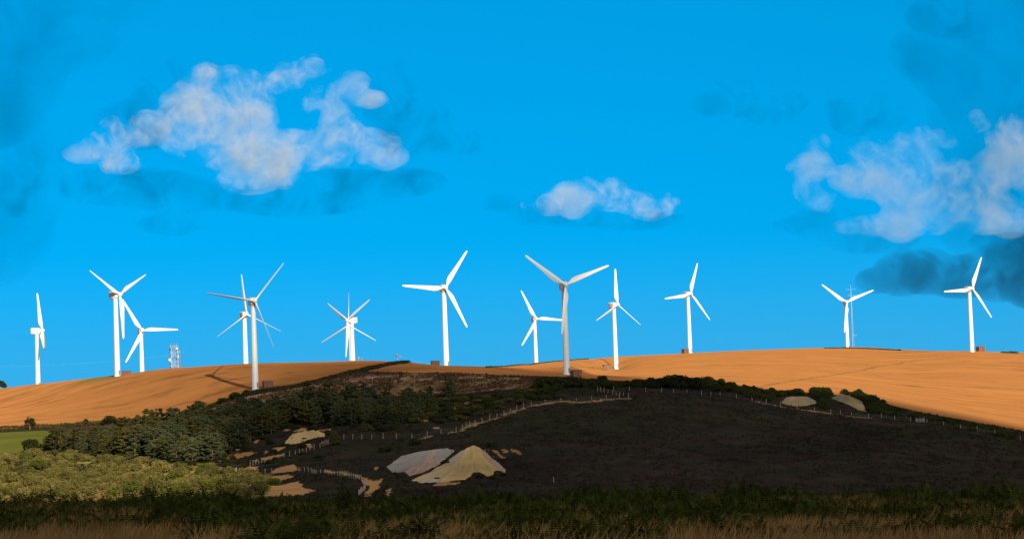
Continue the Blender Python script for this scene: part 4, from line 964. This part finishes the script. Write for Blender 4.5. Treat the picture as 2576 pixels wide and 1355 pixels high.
# ------------------------------------------------------------------ the cloud that shades the heath (high, behind the camera)
def cloud_shade():
    H = 700.0
    def up(p_, top=False):
        p_ = np.array(p_); return (p_ + Ld * ((H - p_[2]) / Ld[2]))[:2]
    edge = [(700, 1230), (600, 1175), (530, 1120), (500, 1070), (560, 1020), (640, 998), (760, 980), (900, 950), (960, 936), (1100, 930), (1200, 928), (1300, 931), (1420, 936.3), (1520, 942), (1610, 950), (1700, 967), (1900, 992), (2150, 1010), (2232, 1020), (2300, 1028), (2415, 1047), (2525, 1064), (2576, 1071), (2640, 1086)]
    core = [up(ground_at(*q)) for q in edge]
    core += [up((500, 900, 0)), up((500, 560, 0)), up((140, 200, -6)), up((60, 20, -3)), up((-60, 20, -3)), up((-140, 250, -6)), up((-70, 420, -20))]
    core = [tuple(map(float, c)) for c in core]
    A = np.array(core); lo, hi = A.min(0) - np.array([260, 60]), A.max(0) + np.array([60, 200]); st = 10
    nx, ny = int((hi[0] - lo[0]) / st), int((hi[1] - lo[1]) / st)
    gx, gy = np.meshgrid(lo[0] + np.arange(nx) * st, lo[1] + np.arange(ny) * st)
    jx, jy = gx + (fbm(gx / 60, gy / 60, 5) - .5) * 16, gy + (fbm(gx / 60, gy / 60, 6) - .5) * 16
    sd = edge_dist(jx, jy, core) * np.where(inside(jx, jy, core), 1, -1)
    gz0 = 18.0                                   # the thin side of the cloud, over the left field and the plantation
    GX, GY = gx - Ld[0] * (H - gz0) / Ld[2], gy - Ld[1] * (H - gz0) / Ld[2]
    xs = 1288 + F * GX / np.maximum(GY, 50)
    veil = np.interp(xs, [0, 140, 320, 540, 660, 760, 900, 1000, 1120, 1280, 1400], [.0, .14, .32, .46, .62, .76, .78, .70, .52, .34, 0])
    veil *= np.clip((GY - 740) / 110, 0, 1) * np.clip((np.interp(xs, [0, 300, 640, 900, 1300], [1190, 1130, 1090, 1120, 1085]) - GY) / 25, 0, 1)
    dens = np.clip(np.clip((sd + 6) / 8, 0, 1), 0, 1) * (.79 + .06 * (fbm(gx / 90, gy / 90, 8) - .5))
    dens = np.maximum(dens, np.clip(veil * (.85 + .3 * fbm(gx / 50, gy / 50, 12)), 0, .85))
    use = dens > .02
    idx = np.arange(nx * ny).reshape(ny, nx)
    q = np.stack([idx[:-1, :-1], idx[:-1, 1:], idx[1:, 1:], idx[1:, :-1]], -1).reshape(-1, 4)
    q = q[use.ravel()[q].all(1)]; u, inv = np.unique(q, return_inverse=True); q = inv.reshape(-1, 4)
    th = (3 + np.clip(np.minimum(sd + 20, 160), 0, 160) * .45 * (.4 + fbm(gx / 70, gy / 70, 14)))
    lump = fbm(gx / 35, gy / 35, 20) * 22
    flat = np.stack([gx, gy], -1).reshape(-1, 2)[u]; tt = th.ravel()[u]; ll = lump.ravel()[u] - 11; n = len(u)
    # which rim vertices are open edges
    top = np.concatenate([flat, (H + tt + ll * np.clip(tt / 30, 0, 1))[:, None]], 1); bot = np.concatenate([flat, (H - tt * .35)[:, None]], 1)
    e = np.concatenate([q[:, [0, 1]], q[:, [1, 2]], q[:, [2, 3]], q[:, [3, 0]]]); key = np.sort(e, 1)
    un, cnt = np.unique(key[:, 0].astype(np.int64) * n + key[:, 1], return_counts=True)
    rim = e[np.isin(key[:, 0].astype(np.int64) * n + key[:, 1], un[cnt == 1])]
    wall = np.stack([rim[:, 1], rim[:, 0], rim[:, 0] + n, rim[:, 1] + n], -1)
    V = np.concatenate([top, bot]); o = V.mean(0)
    m, N, L = mat('cloud_body')
    out = N.new('ShaderNodeOutputMaterial'); mx = N.new('ShaderNodeMixShader'); tp = N.new('ShaderNodeBsdfTransparent'); df = N.new('ShaderNodeBsdfDiffuse')
    df.inputs['Color'].default_value = (.8, .8, .8, 1)
    a = N.new('ShaderNodeAttribute'); a.attribute_name = 'thickness'
    L.new(a.outputs['Fac'], mx.inputs[0]); L.new(tp.outputs[0], mx.inputs[1]); L.new(df.outputs[0], mx.inputs[2]); L.new(mx.outputs[0], out.inputs[0])
    me = mesh_np('overhead_cloud', V - o, np.concatenate([q, q[:, ::-1] + n, wall]), m, True)
    at_ = me.attributes.new('thickness', 'FLOAT', 'POINT'); dv = 1 - np.sqrt(1 - np.clip(dens.ravel()[u], 0, .9))
    at_.data.foreach_set('value', np.concatenate([dv, dv]).astype(np.float32))
    tag(link('overhead_cloud', me, loc=o), 'broad grey cloud high behind the viewpoint that shades the heath', 'cloud')
cloud_shade()

# ------------------------------------------------------------------ clouds in view
def cloud_mat(name, density, colour, aniso, lo, hi, big=.0075):
    m, N, L = mat(name)
    out = N.new('ShaderNodeOutputMaterial'); v = N.new('ShaderNodeVolumePrincipled')
    v.inputs['Color'].default_value = (*colour, 1); v.inputs['Anisotropy'].default_value = aniso
    t = N.new('ShaderNodeTexCoord'); nz = N.new('ShaderNodeTexNoise'); nz.inputs['Scale'].default_value = big; nz.inputs['Detail'].default_value = 10; nz.inputs['Roughness'].default_value = .70
    nz.inputs['Distortion'].default_value = .9
    mr = N.new('ShaderNodeMapRange'); mr.interpolation_type = 'SMOOTHSTEP'
    mr.inputs['From Min'].default_value = lo; mr.inputs['From Max'].default_value = hi; mr.inputs['To Min'].default_value = 0; mr.inputs['To Max'].default_value = density
    L.new(t.outputs['Object'], nz.inputs['Vector']); L.new(nz.outputs['Fac'], mr.inputs['Value']); L.new(mr.outputs[0], v.inputs['Density'])
    L.new(v.outputs[0], out.inputs['Volume'])
    return m
def ico():
    import bmesh
    b = bmesh.new(); bmesh.ops.create_icosphere(b, subdivisions=3, radius=1)
    V = np.array([v.co[:] for v in b.verts]); Fc = np.array([[v.index for v in f.verts] for f in b.faces]); b.free(); return V, Fc
ICO = ico()
def cloud(blobs, D, mats, label, seed, name='cloud', depth=.75, vox=7.0):
    """Heaped cloud bodies: an outer wispy shell and, inside it, a denser core (one mesh, two media)."""
    o = np.array(at(np.mean([b[0] for b in blobs]), np.mean([b[1] for b in blobs]), D)); k = D / F
    AV, AF, AM, base0 = [], [], [], 0
    for li, (m, grow) in enumerate(mats):
        r = np.random.default_rng(seed); V, Fc = [], []; base = 0
        for (x, y, rx, ry) in blobs:
            c = np.array(at(x, y, D + r.uniform(-25, 25))) - o
            parts = [(0, 0, 0, .95)] + [(*(lambda q: (q[0], q[1], q[2] if q[2] > 0 else q[2] * .35))(r.normal(size=3) * np.array([.6, .4, .6])), r.uniform(.3, .65)) for _ in range(7)]
            for (dx, dy, dz, s_) in parts:
                rr = (rx + ry) / 2
                P = ICO[0] * np.array([rx, rr * depth, ry]) * k * s_ * grow + c + np.array([dx * rx, dy * rr, dz * ry]) * k
                V.append(P); Fc.append(ICO[1] + base); base += len(P)
        me = mesh_np('raw', np.concatenate(V), np.concatenate(Fc))
        ob = bpy.data.objects.new('raw', me); col.objects.link(ob)
        md = ob.modifiers.new('r', 'REMESH'); md.mode = 'VOXEL'; md.voxel_size = vox
        dg = bpy.context.evaluated_depsgraph_get(); dg.update()
        e = ob.evaluated_get(dg).to_mesh()
        v = np.empty(len(e.vertices) * 3); e.vertices.foreach_get('co', v); lt = np.empty(len(e.loops), int); e.loops.foreach_get('vertex_index', lt)
        assert len(lt) == 4 * len(e.polygons)
        AV.append(v.reshape(-1, 3)); AF.append(lt.reshape(-1, 4) + base0); AM += [li] * len(e.polygons); base0 += len(AV[-1])
        bpy.data.objects.remove(ob)
    me2 = mesh_np(name, np.concatenate(AV), np.concatenate(AF))
    for m, _ in mats: me2.materials.append(m)
    me2.polygons.foreach_set('material_index', np.array(AM, np.int32))
    return tag(link(name, me2, loc=o), label, 'cloud')
CW = [(cloud_mat('sunlit_cloud_wisps', .0085, (.88, .94, 1.0), -.2, .47, .68), 1.25), (cloud_mat('sunlit_cloud_core', .0080, (.88, .94, 1.0), -.2, .44, .64, .019), .92)]
CW2 = [(cloud_mat('hazy_cloud_wisps', .0065, (.82, .90, 1.0), -.15, .47, .68), 1.25), (cloud_mat('hazy_cloud_core', .0038, (.82, .90, 1.0), -.15, .44, .64, .019), .92)]
CD = [(cloud_mat('faint_grey_cloud', .0062, (.0, .015, .05), 0, .45, .78, .007), 1.7)]
CDD = [(cloud_mat('dark_cloud', .0072, (.012, .03, .06), 0, .33, .60, .007), 1.35)]
cloud([(520, 210, 55, 45), (500, 260, 60, 60), (590, 220, 70, 50), (470, 320, 75, 70), (560, 320, 70, 80), (640, 280, 60, 60), (700, 210, 40, 35), (740, 190, 40, 32), (790, 170, 40, 32), (640, 400, 110, 70), (630, 445, 80, 40), (730, 380, 70, 50), (700, 420, 70, 40), (800, 390, 60, 35), (850, 370, 45, 40), (880, 230, 40, 35), (905, 205, 22, 25), (930, 250, 40, 22), (830, 260, 40, 35), (840, 300, 45, 35), (870, 330, 45, 30), (930, 360, 50, 35), (970, 390, 45, 35)], 7000, CW, 'largest white cumulus cloud at the upper left', 1)
cloud([(215, 385, 50, 25), (270, 365, 50, 38), (330, 350, 38, 35), (310, 405, 50, 30)], 7000, CW, 'small white cloud at the far left of the largest cloud', 2)
cloud([(1385, 510, 45, 30), (1440, 500, 55, 42), (1490, 475, 32, 32), (1535, 490, 50, 38), (1590, 505, 50, 32), (1635, 525, 50, 28), (1680, 515, 22, 25)], 7000, CW, 'small white cloud above the nearest turbine', 3)
cloud([(2045, 415, 45, 38), (2025, 465, 28, 45), (2060, 510, 33, 28), (2180, 385, 50, 38), (2190, 440, 65, 55), (2290, 400, 60, 65), (2330, 355, 55, 35), (2300, 480, 90, 55), (2200, 570, 60, 28), (2265, 560, 55, 45), (2350, 540, 80, 45), (2440, 480, 60, 45), (2500, 430, 60, 50), (2545, 345, 60, 55), (2480, 540, 70, 45), (2540, 550, 50, 45), (2590, 400, 50, 90)], 7000, CW2, 'white cloud bank at the right edge', 4)
cloud([(2205, 705, 45, 28), (2270, 690, 65, 45), (2330, 682, 65, 48), (2420, 695, 90, 45), (2520, 685, 90, 60), (2600, 680, 80, 80)], 8500, CDD, 'dark blue low cloud behind the rightmost turbine', 5)
cloud([(1800, 262, 40, 22), (1840, 240, 40, 35), (1940, 275, 48, 28), (1880, 265, 40, 20)], 8500, CD, 'faint dark wisp of cloud in the sky right of centre', 6)
cloud([(330, 470, 120, 30), (450, 490, 90, 30), (760, 495, 130, 32), (850, 480, 110, 35), (1000, 460, 80, 25)], 8500, CD, 'grey underside of cloud below the largest white cloud', 7)
CV = [(cloud_mat('edge_darkening_veil', .0019, (.0, .015, .05), 0, .38, .80, .003), 1.6)]  # added veils, not seen clouds: they darken the sky towards the frame edges
cloud([(60, 40, 190, 110), (-40, 160, 140, 150), (180, -20, 160, 70)], 8500, CV, 'added thin veil darkening the top left corner of the sky', 21, vox=14)
cloud([(2480, 120, 150, 110), (2590, 260, 130, 200), (2600, 480, 110, 200), (2540, -10, 200, 70)], 8500, CV, 'added thin veil darkening the right edge of the sky', 22, vox=14)
cloud([(20, 420, 120, 110), (-20, 560, 110, 110)], 8500, CV, 'added thin veil darkening the left edge above the first turbine', 23, vox=14)
cloud([(420, 250, 60, 50), (360, 310, 60, 45), (480, 190, 50, 40)], 8500, CD, 'grey fringe left of the largest white cloud', 24)
cloud([(1000, 260, 60, 50), (1040, 330, 60, 50), (960, 200, 40, 35)], 8500, CD, 'grey fringe right of the largest white cloud', 25)
cloud([(1350, 530, 50, 25), (1470, 545, 80, 16), (1600, 555, 80, 16)], 8500, CD, 'grey underside of the small white cloud in the centre', 26)
cloud([(2350, 40, 50, 28), (2400, 55, 60, 30), (2450, 45, 45, 28)], 8500, CD, 'faint grey cloud in the top right corner', 9)
cloud([(2150, 290, 45, 35), (2190, 270, 40, 30), (2222, 285, 45, 30)], 8500, CD, 'faint dark cloud above the left end of the right cloud bank', 10)
cloud([(2080, 560, 70, 25), (2190, 600, 80, 25), (2560, 610, 80, 30)], 8500, CD, 'faint grey cloud under the right cloud bank', 11)
cloud([(60, 440, 50, 40), (110, 400, 40, 30), (40, 500, 40, 30)], 8500, CD, 'faint dark cloud by the left edge of the sky', 12)
cloud([(440, 560, 45, 22), (480, 545, 35, 22)], 8500, CD, 'small faint dark wisp below the largest white cloud', 13)
cloud([(1140, 355, 50, 22), (1200, 365, 50, 14)], 8500, CD, 'small faint dark cloud right of the largest white cloud', 8)

# ------------------------------------------------------------------ render settings
scene.view_settings.view_transform = 'Standard'; scene.view_settings.look = 'None'
scene.view_settings.exposure = .4; scene.view_settings.gamma = 1; scene.view_settings.use_curve_mapping = False
cy = scene.cycles
cy.max_bounces = 6; cy.diffuse_bounces = 2; cy.glossy_bounces = 2; cy.transparent_max_bounces = 12; cy.volume_bounces = 0
cy.volume_step_rate = 1.0; cy.volume_max_steps = 128
cy.use_denoising = True; cy.denoiser = 'OPENIMAGEDENOISE'; cy.denoising_input_passes = 'RGB_ALBEDO_NORMAL'; cy.denoising_prefilter = 'ACCURATE'
